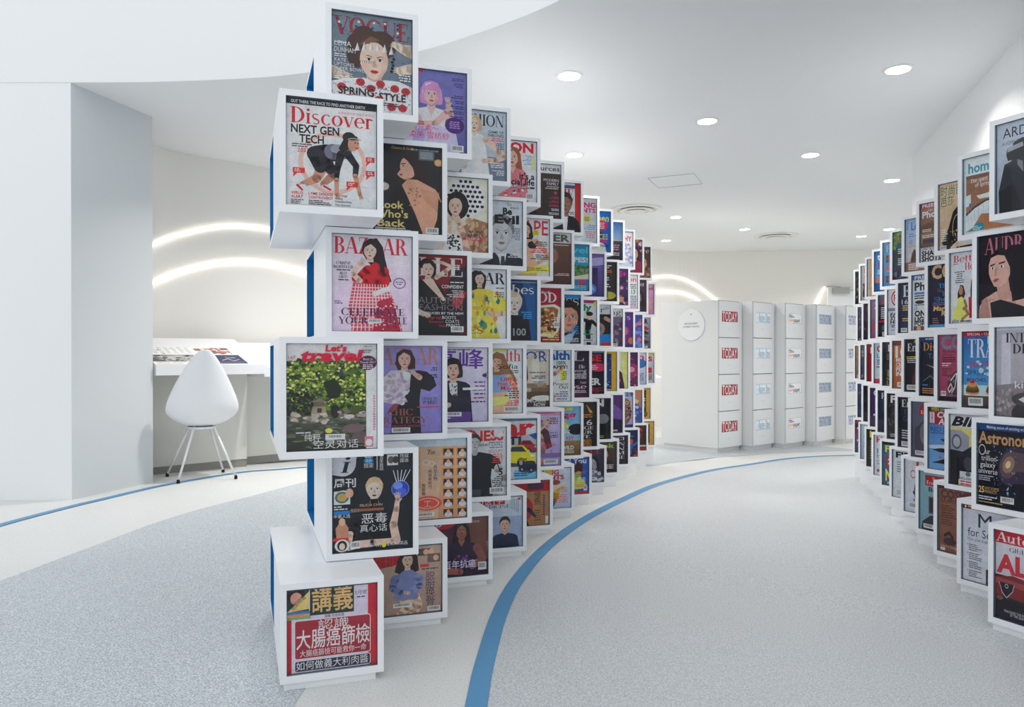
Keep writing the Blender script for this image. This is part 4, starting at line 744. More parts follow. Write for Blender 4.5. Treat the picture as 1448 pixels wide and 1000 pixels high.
c = C('blonde woman in blue top and yellow bikini bottoms'); c.bg((206,216,226),(224,228,230)); c.T("Health",98,24,22,(206,30,48),'r',w=74,b=.03,f='s'); c.R(30,2,70,6,(240,214,90)); sk = (228,176,146); hr = (150,104,66)
c.P([(6,14),(20,6),(34,10),(44,34),(58,56),(60,70),(44,66),(4,58)],hr); c.P([(8,50),(40,50),(46,70),(40,86),(52,106),(50,122),(0,122),(0,60)],sk); c.P([(6,52),(40,48),(48,80),(10,84),(2,70)],(130,164,204)); c.P([(0,94),(46,90),(40,104),(16,108),(0,100)],(240,222,120)); c.S([(44,54,6),(56,76,5),(60,100,4.4),(54,116,4)],sk); c.face(20,26,13,sk,hr,'none',.1,lips=(200,90,90)); c.P([(6,30),(8,14),(20,9),(34,16),(36,34),(28,20),(16,18)],hr)
c.T('Sofia',92,38,9,K_,'r',f='s',w=40); c.B(94,41,26,2,3.6,(60,60,66),'r'); c.T('Ultra-',92,62,7,(206,40,60),'r',w=34,b=.03); c.T('Hot Sex',92,70,7,(206,40,60),'r',w=40,b=.03); c.T('Moves',92,78,7,(206,40,60),'r',w=34,b=.03); c.B(94,66+14,30,4,4,(50,50,56),'r'); c.B(94,98,28,3,4,(226,90,130),'r'); c.code(64,110,32,10); LW[3].append(c)
c = C('beige living room with sofa below blue letters'); c.bg((206,198,186),(176,164,148)); c.T('DECOR',96,26,22,(30,70,150),'r',w=118); c.O(40,14,14,12,1.2,(60,60,70)); c.B(40,9,14,3,3.6,K_,'c'); c.R(46,20,78,76,(226,216,200)); c.R(50,20,62,76,(214,202,182)); c.P([(20,78),(96,74),(96,90),(20,92)],(120,96,76)); c.R(26,72,94,82,(146,122,98)); c.E(40,74,8,5,(170,150,130)); c.E(70,74,9,5,(160,136,110)); c.R(0,90,100,122,(96,78,62),(70,56,46)); c.E(46,104,26,6,(226,218,206)); c.S([(4,36,7),(6,60,7),(4,76,5)],(44,44,56)); c.E(6,30,5,6,SK); c.B(92,48,44,1,4,(90,60,40),'r'); c.B(92,56,44,2,4,(60,60,90),'r'); c.B(92,68,30,1,4,(70,140,190),'r'); c.T('GLAMOUR',92,113,8,W_,'r',w=68,b=.02); c.T('NOW',92,121.5,7,W_,'r',w=26,b=.02); LW[3].append(c)
c = C('woman waving in swimwear under blue health title'); c.bg((206,222,236),(226,230,234)); c.T('Health',98,22,20,(30,90,170),'r',w=92,b=.06); c.P([(0,20),(20,24),(30,50),(22,80),(0,76)],(40,28,32)); c.face(10,34,12,SK2,(40,28,32),'none',.1); c.S([(14,58,7),(40,56,5),(56,46,4)],SK2); c.hand(54,46,8,320,SK2); c.P([(0,62),(24,60),(26,84),(40,104),(40,122),(0,122)],SK2); c.P([(0,92),(32,82),(36,92),(0,108)],(240,180,60)); c.T('100%',88,34,8,K_,'r',b=.03); c.T('HAPPY!',92,44,8,K_,'r',w=48,b=.04); c.R(74,48,88,72,(230,220,80)); c.B(90,50,14,5,4.4,(60,60,40),'r'); c.T('Peace',94,84,8,K_,'r',w=40,f='s'); c.T('Out',94,92,8,K_,'r',w=24,f='s'); c.B(94,98,36,3,5,(60,90,150),'r'); c.code(62,112,32,9); LW[3].append(c)
c = C('black cover with stacked white serif names'); c.bg((40,32,48),(70,40,70)); c.T('UL',90,26,24,(226,226,230),'r',w=84,f='s'); c.face(24,60,22,(180,120,120),(40,24,34),'long',0,body=(90,40,70)); c.T('Elle',90,46,9,W_,'r',f='s'); c.T('Fanning',94,56,8,W_,'r',w=58,f='s'); c.B(94,60,50,3,5,(214,206,220),'r'); c.T('Saint',94,86,6,W_,'r',f='s'); c.T('Rose',94,100,13,W_,'r',w=70,f='s'); c.B(94,104,60,2,4,(206,190,206),'r'); LW[3].append(c)
c = C('black cover with red letters and magenta disc'); c.bg((26,26,36),(18,20,30)); c.R(0,0,100,5,(90,120,150)); c.T('EDGE',94,28,18,(206,36,56),'r',w=96,b=.06); c.E(66,46,28,12,(206,44,90)); c.B(66,40,36,3,5,W_,'c'); c.T('COVER',92,96,18,W_,'r',w=110,b=.07); c.R(0,60,60,80,(40,70,110)); c.B(60,104,40,4,4,(170,60,70)); LW[3].append(c)
c = C('deep blue space photo in golden yellow frame'); c.bg((240,172,46)); c.R(0,6,84,116,(24,44,96),(30,60,130)); c.dots(0,20,84,110,40,1,4,[(60,110,190),(40,80,160),(150,190,230),(90,60,120)],33); c.B(60,96,30,3,4,W_,'c'); LW[3].append(c)
c = C('yellow bordered cover with silhouette'); c.bg((236,226,130)); c.R(0,0,76,112,(222,224,230)); c.T('Time:',70,26,20,(30,40,70),'r',w=90,f='s'); c.P([(0,50),(30,44),(60,70),(70,122),(0,122)],(60,40,70)); c.E(30,44,20,18,(70,50,80)); c.R(60,90,76,100,(206,60,80)); LW[3].append(c)
c = C('purple nebula with red letters'); c.bg((80,50,100),(120,50,90)); c.T('ER',90,26,20,(206,50,80),'r',w=90,b=.06); c.E(60,66,30,26,(170,60,110)); c.E(60,62,12,10,(226,150,170)); c.dots(0,30,100,120,30,1,4,[(200,150,190),(50,30,70)],35); LW[3].append(c)
c = C('pale cover with pink letters and blue disc'); c.bg((206,206,226),(180,186,214)); c.T('teen',92,26,20,(206,40,80),'r',w=100,b=.04); c.E(54,42,28,18,(50,110,170)); c.P([(0,50),(20,60),(24,122),(0,122)],(120,70,60)); c.R(20,62,70,74,(206,70,110)); c.B(90,80,60,5,6,(90,90,130),'r'); LW[3].append(c)
c = C('busy white cover with yellow strip, red title'); c.bg((206,202,206),(170,166,176)); c.R(0,0,100,12,(230,210,90)); c.T('BOSS',94,34,18,(190,40,60),'r',w=92,b=.08); c.S([(20,122,12),(24,60,10)],(60,40,40)); c.R(60,60,92,82,(200,50,60)); c.B(92,88,46,4,6,(50,44,56),'r'); c.code(54,112,38,8); LW[3].append(c)

# --- row 5
c = C('blonde woman holding a glowing blue orb'); c.bg((34,38,44),(30,32,40)); c.P([(0,0),(30,0),(29,14),(24,22),(14,27),(0,24)],(206,206,218)); c.E(15,12,14,15,(40,44,50)); c.T('i',15,22,26,(214,214,224),'c',w=9,b=.06,sh=.2); c.E(14,11,15,15.5,(206,206,218)); c.T('i',15,22,21,(34,38,44),'c',w=11,f='s',sh=.15); c.T('周刊',2,41,9.6,(214,214,226),w=27,b=.03)
sk = (224,184,168)
c.S([(20,116,5),(40,112,5),(78,112,3.6)],sk); c.P([(30,122),(26,100),(32,82),(42,76),(60,76),(70,84),(74,122)],(22,22,26)); c.S([(32,86,6),(24,100,5.4),(24,112,5)],(28,28,32)); c.S([(22,100,4),(20,112,4)],sk); c.S([(80,112,5.4),(76,92,5),(80,72,3.6),(81,62,3)],sk); c.E(85,46,11.5,11,(44,70,170)); c.E(82,42,6,5,(110,140,226)); c.E(86,50,7,5,(70,100,206)); c.O(85,46,11.5,11,1,(120,140,200)); c.hand(82,62,6.4,265,sk)
c.face(52,45,13,(232,200,186),(206,180,140),'short',0,lips=(120,30,50)); c.R(47,57,57,74,(22,22,26)); c.S([(28,114,5),(50,113,4.4),(74,112,3.2)],sk); c.hand(72,112,6,5,sk); c.R(47,109,51,116,(30,26,30))
c.E(13,52,9,8,(230,230,232)); c.E(12,53,7,6,(150,130,70)); c.R(2,45,22,62,(226,226,230)); c.E(12,53,8.6,7.4,(70,120,120)); c.E(12,53,6,5,(196,160,90)); c.E(21,48,5,6,SK2); c.B(2,64,18,2,3,W_); c.R(2,70,22,75,(44,120,190)); c.T('中意人选',2,79,3.6,W_,w=20); c.P([(6,112),(4,92),(12,80),(20,92),(18,112)],(190,136,110)); c.E(12,84,4,5,SK2); c.R(1,104,20,108,(206,50,50)); c.E(12,114,9,8,(236,232,232)); c.E(12,114,6,6.4,(30,28,30)); c.E(12,115,3.6,4.4,SK)
c.E(45,8,6,4,(50,140,200)); c.T('独家',45,9.6,3,W_,'c'); c.B(45,3,12,1,2,W_,'c'); c.T('独家',45,17,5,W_,'c'); c.R(55,2,56,20,(206,206,210))
for k,t in enumerate('百年敌战'): c.T(t,61,7+k*4.6,4,W_,'c')
c.R(68,1,82,15,(206,206,206)); c.E(73,8,4,4.6,(90,80,80)); c.E(79,8,4,4.6,(60,54,56)); c.T('残媒',90,6,4.6,W_,'c'); c.T('媒体',90,12,4.6,W_,'c')
for k in range(5): c.S([(80+k*2.4,36,.5),(76+k*5.4,22,.5)],(206,206,214))
c.T('FELICIA CHIN',34,66,3,(206,180,140),w=28); c.R(32,68.6,64,72,(150,90,60)); c.T('恶毒',36,88,11,(226,228,232),w=32); c.T('真心话',34,98.6,8,(206,210,214),w=34); c.T('陈凤玲',28,73,4.2,(206,180,140),'c',w=10); c.code(22,110,12,9); c.T('授权飞机',40,118.5,4.2,W_,w=20); c.E(64,116.5,3,3.4,(240,206,60)); c.T('$30,000奖品',68,118.5,4.2,W_,w=26); LW[4].append(c)

c = C('tan collage of small orange-framed portraits'); c.bg((190,206,216)); c.R(0,12,100,122,(206,176,148),(190,152,126)); c.P([(0,12),(58,12),(60,60),(56,122),(0,122)],(206,172,140)); c.R(6,20,30,74,(196,160,120)); c.R(8,56,22,74,(120,84,60))
for j in range(7):
    for i in range(2):
        x, y = 62+i*22, 14+j*15.4; c.R(x,y,x+20,y+13.6,(226,150,90)); c.R(x+2.4,y+2,x+17.6,y+11.6,(60,44,50)); c.E(x+10,y+10.4,6,4,(206,206,210)); c.E(x+10,y+6.2,2.6,3.2,SK2)
for pts in ([(4,30),(12,26),(14,36),(24,34)],[(6,42),(16,38),(26,42)],[(12,26),(10,46)],[(18,28),(22,46)]): c.S([(x,y,1.5) for x,y in pts],(206,60,50))
c.O(38,36,6,4,1.1,(230,214,200)); c.O(46,38,5,4,1.1,(230,214,200)); c.T('7in',40,24,7,(60,40,40),f='s'); c.E(40,98,22,11,(214,80,70)); c.E(40,98,18,8.4,(206,176,148)); c.E(40,98,16,7,(214,80,70)); c.T('工',40,103,9,(226,196,170),'c')
for k,t in enumerate('风云人物'): c.T(t,52,46+k*6,5,(60,70,130),'c')
for k,t in enumerate('科技新时代'): c.T(t,44,52+k*6,4.6,(70,60,110),'c')
for k,t in enumerate('贺新春'): c.T(t,34,74+k*6,5,(80,50,60),'c')
c.code(24,112,26,6); LW[4].append(c)

c = C('muscular man in black T-shirt, greyscale'); c.bg((206,210,216),(186,190,196)); c.T("MEN'S",4,14,9,(206,40,40),b=.05); c.T('FITNESS',96,24,17,(206,40,40),'r',w=92,b=.06); sk = (186,184,184); c.face(21,28,13,(196,194,194),(60,58,60),'short',.1,lips=(140,130,130)); c.P([(12,46),(30,44),(50,48),(66,58),(70,72),(60,78),(52,74),(50,90),(54,122),(0,122),(0,54)],(30,32,38)); c.P([(14,42),(28,42),(24,50),(18,50)],(176,174,174)); c.S([(64,74,8),(76,92,6.4),(74,108,5),(58,122,4.4)],sk); c.R(0,110,54,122,(60,64,74)); c.S([(60,60,1),(66,76,1)],(50,52,58))
c.R(78,4,94,18,(236,238,240)); c.P([(82,12),(88,16),(94,12),(88,6)],(60,110,170)); c.T('HENRY CAVILL',94,34,4.4,K_,'r',w=44,b=.02); c.B(94,27,40,1,3,(70,90,120),'r'); c.B(94,36,36,1,3,(70,90,120),'r'); c.T('SCULPT',94,46,5,(206,40,40),'r',w=26,b=.02); c.B(94,48,22,5,3.6,(206,60,60),'r'); c.T('5',94,86,11,K_,'r',b=.05); c.B(94,88,20,6,3.4,K_,'r'); c.code(70,108,26,11); LW[4].append(c)
c = C('yellow and red sports cars, big red title'); c.bg((206,208,212),(190,194,200)); c.R(0,0,100,5,(90,120,150)); c.T('car',98,34,32,(196,36,44),'r',w=104,b=.12); c.P([(30,40),(100,26),(100,60),(40,70)],(170,176,184)); c.T('GTI',16,52,15,(40,44,50),w=52,b=.08); c.E(84,24,10,9,(226,228,232)); c.P([(70,34),(84,30),(94,34),(84,44)],(40,80,160))
def car(c, x, y, k, q):
    dk = tuple(int(v*.55) for v in q); c.E(x,y+6*k,17*k,3*k,(70,72,78)); c.P([(x-17*k,y+4*k),(x-16*k,y-2*k),(x-9*k,y-4*k),(x-5*k,y-9*k),(x+6*k,y-9*k),(x+12*k,y-3*k),(x+17*k,y-1*k),(x+17*k,y+4*k),(x,y+6*k)],q); c.P([(x-6*k,y-4*k),(x-4*k,y-8*k),(x+5*k,y-8*k),(x+9*k,y-3.4*k)],(50,60,74)); c.E(x-11*k,y+4*k,3.6*k,4.2*k,(26,26,30)); c.E(x+4*k,y+5.6*k,3.4*k,4.2*k,(26,26,30)); c.E(x+14*k,y,2*k,1*k,(240,240,230)); c.R(x+7*k,y+2*k,x+15*k,y+4*k,dk); c.E(x-11*k,y+4*k,1.8*k,2.2*k,(150,152,156)); c.E(x+4*k,y+5.6*k,1.6*k,2.1*k,(150,152,156))
car(c,64,58,1.5,(176,40,50)); car(c,44,76,2.4,(240,206,50)); c.E(14,56,10,6,(236,206,60)); c.R(0,90,36,116,(50,60,76)); c.B(2,92,32,4,4,(214,170,70)); c.P([(40,104),(100,98),(100,122),(40,122)],(110,180,220)); car(c,70,98,1.3,(40,44,70)); c.B(52,110,44,2,4,(30,60,110)); LW[4].append(c)
c = C('lavender yoga cover, woman with raised arms'); c.bg((196,184,216),(150,136,186)); c.R(0,0,100,9,(196,150,190)); c.B(8,2,84,1,4,(206,50,60)); c.T('yoga',62,32,22,(112,90,180),'r',w=90,f='s'); c.S([(12,122,9),(14,88,10),(20,60,9)],(190,130,140)); c.S([(20,56,5),(28,34,4),(40,16,3.4)],SK2); c.S([(12,54,5),(16,30,4),(30,14,3)],SK2); c.E(22,48,8,10,SK2); c.P([(14,44),(22,36),(32,44),(40,80),(26,86),(20,60)],(90,50,50)); c.R(0,94,100,104,(120,104,150)); c.B(94,14,32,4,4,(60,50,100),'r'); c.T('Believe',94,50,6,(50,40,90),'r',w=42,f='s'); c.B(94,53,40,2,4,(60,50,100),'r'); c.T('Happy',90,78,8,(206,50,90),'r',w=46,f='s'); c.T('7',74,98,10,(206,50,90),f='s'); c.code(60,108,34,11); LW[4].append(c)
c = C('cyclist in yellow top against blue sky'); c.bg((110,170,206),(150,190,210)); c.R(16,3,80,10,(226,206,60)); c.B(20,5,54,1,4,(90,70,30)); c.T('cycling',90,32,20,(200,50,110),'r',w=110,b=.06); c.R(0,86,100,122,(150,118,74),(110,84,54)); c.S([(20,112,5),(18,84,6),(22,62,7)],(36,36,44)); c.S([(22,62,8),(26,44,8)],(226,226,80)); c.S([(28,44,4),(46,56,3.6),(40,66,3)],(226,226,80)); c.E(26,32,7,8,SK2); c.E(26,27,8,5,(60,64,72)); c.E(60,58,22,14,(40,44,54)); c.B(60,50,28,4,4.6,(230,230,226),'c'); c.T('KEY',84,84,8,(206,50,100),'r',b=.04); c.T('WILD',84,108,9,W_,'r',b=.05); c.B(84,111,40,2,4,(240,230,200),'r'); LW[4].append(c)
c = C('dark cover reading change your life'); c.bg((56,46,46),(34,30,34)); c.P([(20,8),(60,26),(40,26)],(220,160,60)); c.P([(70,6),(90,30),(80,30)],(220,160,60)); c.B(88,34,60,2,6,(220,140,60),'r'); c.T('2016',88,64,15,W_,'r',w=78,f='s'); c.T('CHANGE',92,76,9,W_,'r',w=86,f='s'); c.T('YOUR',88,88,9,W_,'r',w=66,f='s'); c.T('LIFE',84,100,9,W_,'r',w=56,f='s'); c.B(86,104,60,4,5,(226,140,50),'r'); LW[4].append(c)
c = C('black cover with one white letter and moon'); c.bg((30,30,36),(24,24,30)); c.T('NATION',80,24,20,W_,'r',w=180,b=.06); c.E(60,62,20,15,(120,118,124)); c.B(80,112,50,2,4,(150,170,60),'r'); LW[4].append(c)
c = C('dark purple stage curtain'); c.bg((90,50,120),(50,30,70)); c.P([(0,30),(60,20),(100,50),(100,80),(40,70),(0,90)],(120,80,160)); c.P([(0,90),(40,74),(100,84),(100,122),(0,122)],(44,26,60)); c.R(56,112,84,118,(190,170,200)); LW[4].append(c)
c = C('brown owl on pale lavender'); c.bg((186,186,214),(160,160,200)); c.R(0,0,100,14,(60,100,170)); c.T('BIRDS',94,12,10,W_,'r',w=80); c.E(52,72,26,40,(130,84,72)); c.dots(28,40,78,108,50,2,5,[(90,54,50),(170,120,100),(206,170,150),(60,36,40)],41); c.E(52,38,22,17,(140,92,76)); c.E(43,36,6,6,(230,190,90)); c.E(61,36,6,6,(230,190,90)); c.E(43,36,3,3,K_); c.E(61,36,3,3,K_); c.P([(50,40),(54,40),(52,47)],(60,40,36)); c.R(0,112,100,122,(70,60,110)); LW[4].append(c)
c = C('blue mountains under an orange sky'); c.bg((220,140,90),(120,130,180)); c.P([(0,70),(30,40),(60,64),(80,50),(100,70),(100,122),(0,122)],(70,90,160)); c.dots(0,60,100,122,40,5,10,[(110,130,196),(50,70,140),(190,200,224)],43); c.P([(10,6),(90,40),(80,52)],(240,200,140)); LW[4].append(c)
c = C('gold bordered black page with red letters'); c.bg((206,160,70)); c.R(0,8,84,114,(44,40,40)); c.R(0,0,70,10,(60,120,170)); c.T('ER',80,30,18,(206,50,50),'r',w=76,b=.06); c.B(80,40,66,2,8,(230,220,190),'r'); c.B(80,62,66,3,7,(200,180,60),'r'); c.dots(0,86,84,112,20,4,9,[(120,96,50),(70,56,40)],44); LW[4].append(c)

# --- row 6 (lower boxes: pages cut short)
HB = 94
c = C('red panels with white Chinese headlines',HB); c.bg((206,198,216)); c.R(0,0,5,HB,(190,40,52)); c.R(90,0,100,HB,(196,44,58)); c.R(0,0,24,24,(44,62,60)); c.E(10,6,10,8,(40,34,36)); c.E(10,9,6.4,7,(206,150,130)); c.P([(0,24),(24,2),(24,22),(2,24)],(226,190,120)); c.T('迎新時報',14,16,5,K_,'c',rot=-42,w=20); c.R(0,24,26,27,(60,120,190)); c.R(0,27,26,30,(230,140,100)); c.R(0,30,26,33,(120,170,110)); c.R(25,0,74,30,(40,58,58)); c.T('講義',27,27,24,(226,176,116),w=46,b=.02); c.T('5月號',82,11,4.4,(70,60,90),'c'); c.B(82,13,14,1,3,(90,80,110),'c'); c.T('講義·名商知識',52,34,3,(60,50,60),'c',w=22)
def rr(c, x0, y0, x1, y1, r, q):
    pts = []
    for cx, cy, a0 in ((x1-r,y0+r,-90),(x1-r,y1-r,0),(x0+r,y1-r,90),(x0+r,y0+r,180)): pts += [(cx+r*math.cos(math.radians(a0+k*22.5)), cy+r*math.sin(math.radians(a0+k*22.5))) for k in range(5)]
    c.P(pts, q)
rr(c,8,34.5,93,79,2.6,(232,226,236)); rr(c,8.8,35.3,92.2,78.2,2.2,(158,44,58)); rr(c,8,80.4,93,93.4,2.6,(232,226,236)); rr(c,8.8,81.2,92.2,92.8,2,(50,48,74))
c.T('認識',51,47,9.6,(228,222,236),'c',w=34); c.T('大腸癌篩檢',51,68,18.5,(232,226,240),'c',w=82,b=.012); c.T('大腸癌篩檢可能救你一命',51,76.6,6.6,(236,230,240),'c',w=74); c.T('如何做義大利肉醬',50,91.6,8.4,(226,222,236),'c',w=80); LW[5].append(c)
c = C('seated woman in blue sweater on tan',HB); c.bg((186,160,142),(160,132,116)); c.P([(0,0),(40,0),(30,24),(0,30)],(176,44,50)); c.T('周刊',2,26,13,(206,60,60),w=30); sk = (226,184,160); c.P([(32,18),(38,6),(52,4),(60,14),(62,34),(52,38),(36,38),(28,34)],(56,38,36)); c.S([(40,68,8),(46,84,6),(36,94,5)],sk); c.S([(54,68,8),(60,82,7),(54,94,6)],sk); c.P([(30,40),(42,32),(52,32),(62,40),(66,56),(60,66),(60,74),(30,74),(26,64),(22,54)],(120,128,170)); c.S([(29,44,6),(25,56,5),(38,64,4)],(108,116,160)); c.S([(62,44,6),(63,56,5),(50,64,4)],(132,140,182)); c.hand(42,63,4,20,sk); c.face(46,19,10,sk,(56,38,36),'none',0); c.P([(35,24),(36,10),(46,5),(57,10),(58,24),(53,13),(41,13)],(56,38,36)); c.R(66,4,84,14,(90,80,70)); c.E(72,9,4,4,SK2); c.E(79,9,4,4,SK2); c.R(80,12,98,24,(110,90,84)); c.E(86,18,4,4,SK2); c.R(70,26,82,30,(206,60,70)); c.B(72,32,24,1,3,(70,50,50))
for k,t in enumerate('脱胎换骨'): c.T(t,84,49+k*12,11,(88,70,90),'c')
c.code(32,78,26,6); c.code(80,86,18,7); LW[5].append(c)
c = C('dim purple portrait of long-haired woman',HB); c.bg((84,44,60),(50,28,50)); c.R(60,0,100,70,(110,72,60)); c.P([(84,40),(100,44),(100,94),(90,94)],(190,120,180)); c.E(12,4,20,12,(190,40,60)); c.T('D',14,12,12,W_,w=10); c.face(42,22,13,(156,98,84),(40,24,32),'long',.1,body=(50,36,56),L=2.5,nd=.7,hw=1.9,lips=(150,60,70)); c.S([(68,50,7),(78,68,6),(60,80,5)],(140,86,80)); c.S([(14,84,6),(40,88,5)],(150,90,84)); c.dots(30,60,52,80,24,1.4,3,[(120,70,140),(80,60,110)],3); c.T('百年抗癌',26,82,11,(206,196,216),w=54,b=.02); c.T('Vision',70,8,5,(180,170,180),f='s'); c.code(84,74,14,13); LW[5].append(c)
c = C('man in dark shirt on pale medical cover',HB); c.bg((196,206,218),(160,174,196))
for k,t in enumerate('大医学'): c.R(2+k*22,0,22+k*22,13,(190,34,50)); c.T(t,12+k*22,12,11,(238,226,226),'c')
c.T('MEDICINE',46,20,6,(60,64,74),'c',w=60,f='s'); c.R(0,36,100,HB,(150,166,192)); c.face(48,52,13,(206,164,144),(50,46,46),'short',0,body=(40,48,70),hw=1.9,nd=.3,lips=(170,100,96)); c.R(92,2,97,6,(200,50,60))
for k in range(5): c.R(78+k*3.4,4,79+k*3.4,22+k*2,(90,96,110))
c.B(16,44,16,3,3.4,(60,70,100),'c'); LW[5].append(c)
c = C('wood brown cover with red masthead and bird',HB); c.bg((176,128,86),(160,112,74)); c.R(0,0,100,22,(170,36,40)); c.R(52,4,88,18,(80,40,70)); c.T('渔',6,18,14,(236,220,210)); c.E(18,58,22,26,(176,40,48)); c.E(14,36,12,12,(44,40,46)); c.S([(10,74,3),(8,94,3)],(50,40,40)); c.S([(22,78,3),(28,94,3)],(50,40,40)); c.S([(30,60,5),(44,74,3)],(60,56,66))
for k,t in enumerate('慢魚'): c.T(t,74,38+k*14,13,(50,36,34),'c')
for k in range(9): c.R(86,30+k*5,91,33.4+k*5,(84,70,110))
c.B(74,62,14,5,5,(90,60,44),'c'); c.R(92,76,98,92,(226,226,226)); LW[5].append(c)
c = C('jumping child in yellow on pale blue',HB); c.bg((196,206,226),(176,190,216)); c.T('YOUNG',70,14,10,(196,40,54),'r',w=70,b=.07); c.T('PARENTS',84,26,10,(196,40,54),'r',w=84,b=.07); c.E(20,8,10,8,(240,200,70)); c.S([(40,58,8),(38,72,8)],(226,180,60)); c.S([(44,52,4),(60,44,3.4)],(226,180,60)); c.S([(62,43,3),(66,36,2.6)],SK); c.S([(36,76,5),(30,88,4)],(90,80,120)); c.E(38,40,10,10,SK); c.E(38,33,12,6,(150,60,50)); c.B(92,46,28,3,4.4,(214,120,100),'r'); c.B(92,62,34,5,4.4,(226,110,90),'r'); LW[5].append(c)
c = C('woman in lime green dress on deep blue',HB); c.bg((40,90,170),(30,80,160)); c.T('Good You',94,14,13,(236,238,240),'r',w=96,b=.04); c.S([(36,64,12),(38,44,9),(40,34,7)],(206,214,90)); c.P([(20,60),(54,56),(66,80),(10,84)],(196,206,80)); c.E(38,22,9,10,SKD); c.P([(28,22),(38,8),(52,18),(52,40),(40,34),(26,40)],(70,40,34)); c.B(92,36,32,2,4,(206,60,110),'r'); c.B(92,52,28,3,4,(220,226,240),'r'); c.B(92,70,30,2,4,(206,60,110),'r'); c.T('slim',40,84,9,W_,'c',f='s',w=40); c.R(0,88,100,94,(196,40,50)); c.code(86,72,10,14); LW[5].append(c)
c = C('grey-toned woman with red masthead',HB); c.bg((56,56,72),(44,44,60)); c.T('VOGUE',92,13,12,(196,56,50),'r',w=90,f='s'); c.face(40,44,20,(150,152,166),(30,30,40),'long',.1,body=(90,92,110),lips=(110,60,80)); c.dots(10,64,70,90,30,3,7,[(190,192,204),(120,124,140),(70,70,90)],51); c.code(30,80,50,9); LW[5].append(c)
c = C('tousled woman below lime green Week title',HB); c.bg((80,62,56),(50,36,40)); c.T('TheWeek',94,18,13,(150,190,50),'r',w=150,b=.05); c.face(34,36,16,(200,150,126),(70,48,40),'long',0,body=(46,32,36),nd=1.4); c.B(90,70,40,3,5,(214,200,200),'r'); LW[5].append(c)
c = C('dark page filled with white capitals',HB); c.bg((56,46,64),(36,30,44)); c.T('NEW SCI',90,14,10,W_,'r',w=110,f='s')
for k,t in enumerate(['FERN','IAN','COM','VERSE']): c.T(t,90,32+k*15,11,(214,214,224),'r',w=80,f='s')
LW[5].append(c)
c = C('dark blue comic cover with green letters',HB); c.bg((40,50,90),(60,40,70)); c.T('ER',88,22,16,(50,150,120),'r',w=84,b=.06); c.S([(50,80,9),(54,54,10)],(60,110,190)); c.E(56,40,8,9,(190,80,60)); c.S([(62,54,5),(80,44,4)],(60,110,190)); c.dots(0,64,100,94,20,4,8,[(190,80,60),(90,60,110),(40,40,60)],53); LW[5].append(c)
c = C('maroon photo grid with red word',HB); c.bg((90,50,50),(60,36,40)); c.T('on',84,20,14,(214,60,60),'r',b=.05); c.R(10,28,80,50,(130,80,70)); c.R(30,54,90,70,(70,50,56)); c.R(0,74,100,80,(214,200,196)); c.R(0,84,100,94,(170,50,50)); LW[5].append(c)
c = C('gold framed black cover at far bottom',HB); c.bg((206,160,70)); c.R(0,10,82,HB-8,(34,32,34)); c.T('ZE',70,66,16,(206,200,190),'r',w=50,b=.03); c.B(70,26,40,3,6,(120,110,100),'r'); LW[5].append(c)

# --- right wall (left part of each cover shows most)
RWALL = [[], [], [], [], []]
c = C('black silhouette wearing a headset, grey'); c.bg((176,184,198),(160,168,182)); c.T('ARDEN',14,20,13,(36,38,44),w=92); c.T('AUGMENTED REALITY',12,30,5,(70,74,84),w=84); c.P([(30,42),(40,28),(60,24),(80,30),(88,46),(88,66),(76,74),(60,72),(40,66)],(52,54,58)); c.P([(24,34),(60,30),(66,34),(66,50),(26,52),(22,44)],(44,46,50)); c.P([(24,34),(60,30),(62,36),(25,40)],(150,156,166)); c.P([(48,52),(60,56),(62,70),(48,66)],(120,124,130)); c.P([(18,56),(40,52),(60,70),(90,84),(100,122),(8,122),(4,92)],(50,52,58)); c.P([(4,92),(40,84),(60,122),(6,122)],(38,40,44)); RWALL[0].append(c)
c = C('white kitchen with brown wooden walls'); c.bg((196,208,220)); c.R(6,0,100,28,(206,216,226)); c.T('home',12,24,15,(60,140,160),w=76,b=.05); c.R(6,28,100,118,(140,100,74),(160,116,86)); c.T('The spirit',18,40,7,(236,230,224),w=50,f='s'); c.T('of spring',32,48,7,(236,230,224),w=44,f='s'); c.R(6,28,100,34,(112,78,58)); c.P([(6,60),(20,58),(20,76),(6,78)],(206,216,226)); c.P([(36,62),(100,54),(100,66),(44,68)],(206,218,226)); c.P([(6,90),(30,80),(64,72),(84,72),(84,94),(50,92),(26,112),(6,118)],(206,216,222)); c.P([(6,88),(30,78),(64,70),(84,70),(84,73),(64,73),(30,82),(6,93)],(70,64,62))
for x in (12,20,30,42,56,70): c.P([(x,84-x*.14),(x+.8,84-x*.14),(x+.8,110-x*.3),(x,110-x*.3)],(150,160,168))
c.P([(22,118),(50,94),(84,96),(100,90),(100,118)],(176,116,76)); c.P([(20,118),(32,108),(44,104),(58,108),(58,118)],(50,136,150)); c.B(26,110,26,3,2.6,(200,224,228)); c.E(18,76,3,4,(60,110,160)); RWALL[0].append(c)
c = C('green Chinese title over woman in black gown'); c.bg((206,180,146),(190,160,128)); c.T('时尚芭',4,24,17,(44,110,70),w=74); c.T('芭莎',4,42,15,(44,110,70),w=44); c.T('时尚',4,58,10,(206,196,180)); c.T('娱乐',4,68,9,(206,196,180)); c.P([(46,54),(66,42),(100,36),(100,122),(20,122),(8,108),(30,84)],(30,28,28)); c.O(60,86,16,26,1.4,(214,196,150),150,320); c.dots(36,86,70,122,26,1.2,2.6,[(206,180,130),(150,120,80)],61); c.S([(40,122,4),(60,114,5),(100,110,6)],SK); c.B(6,84,26,6,4,(226,220,206)); c.code(2,114,22,7); RWALL[0].append(c)
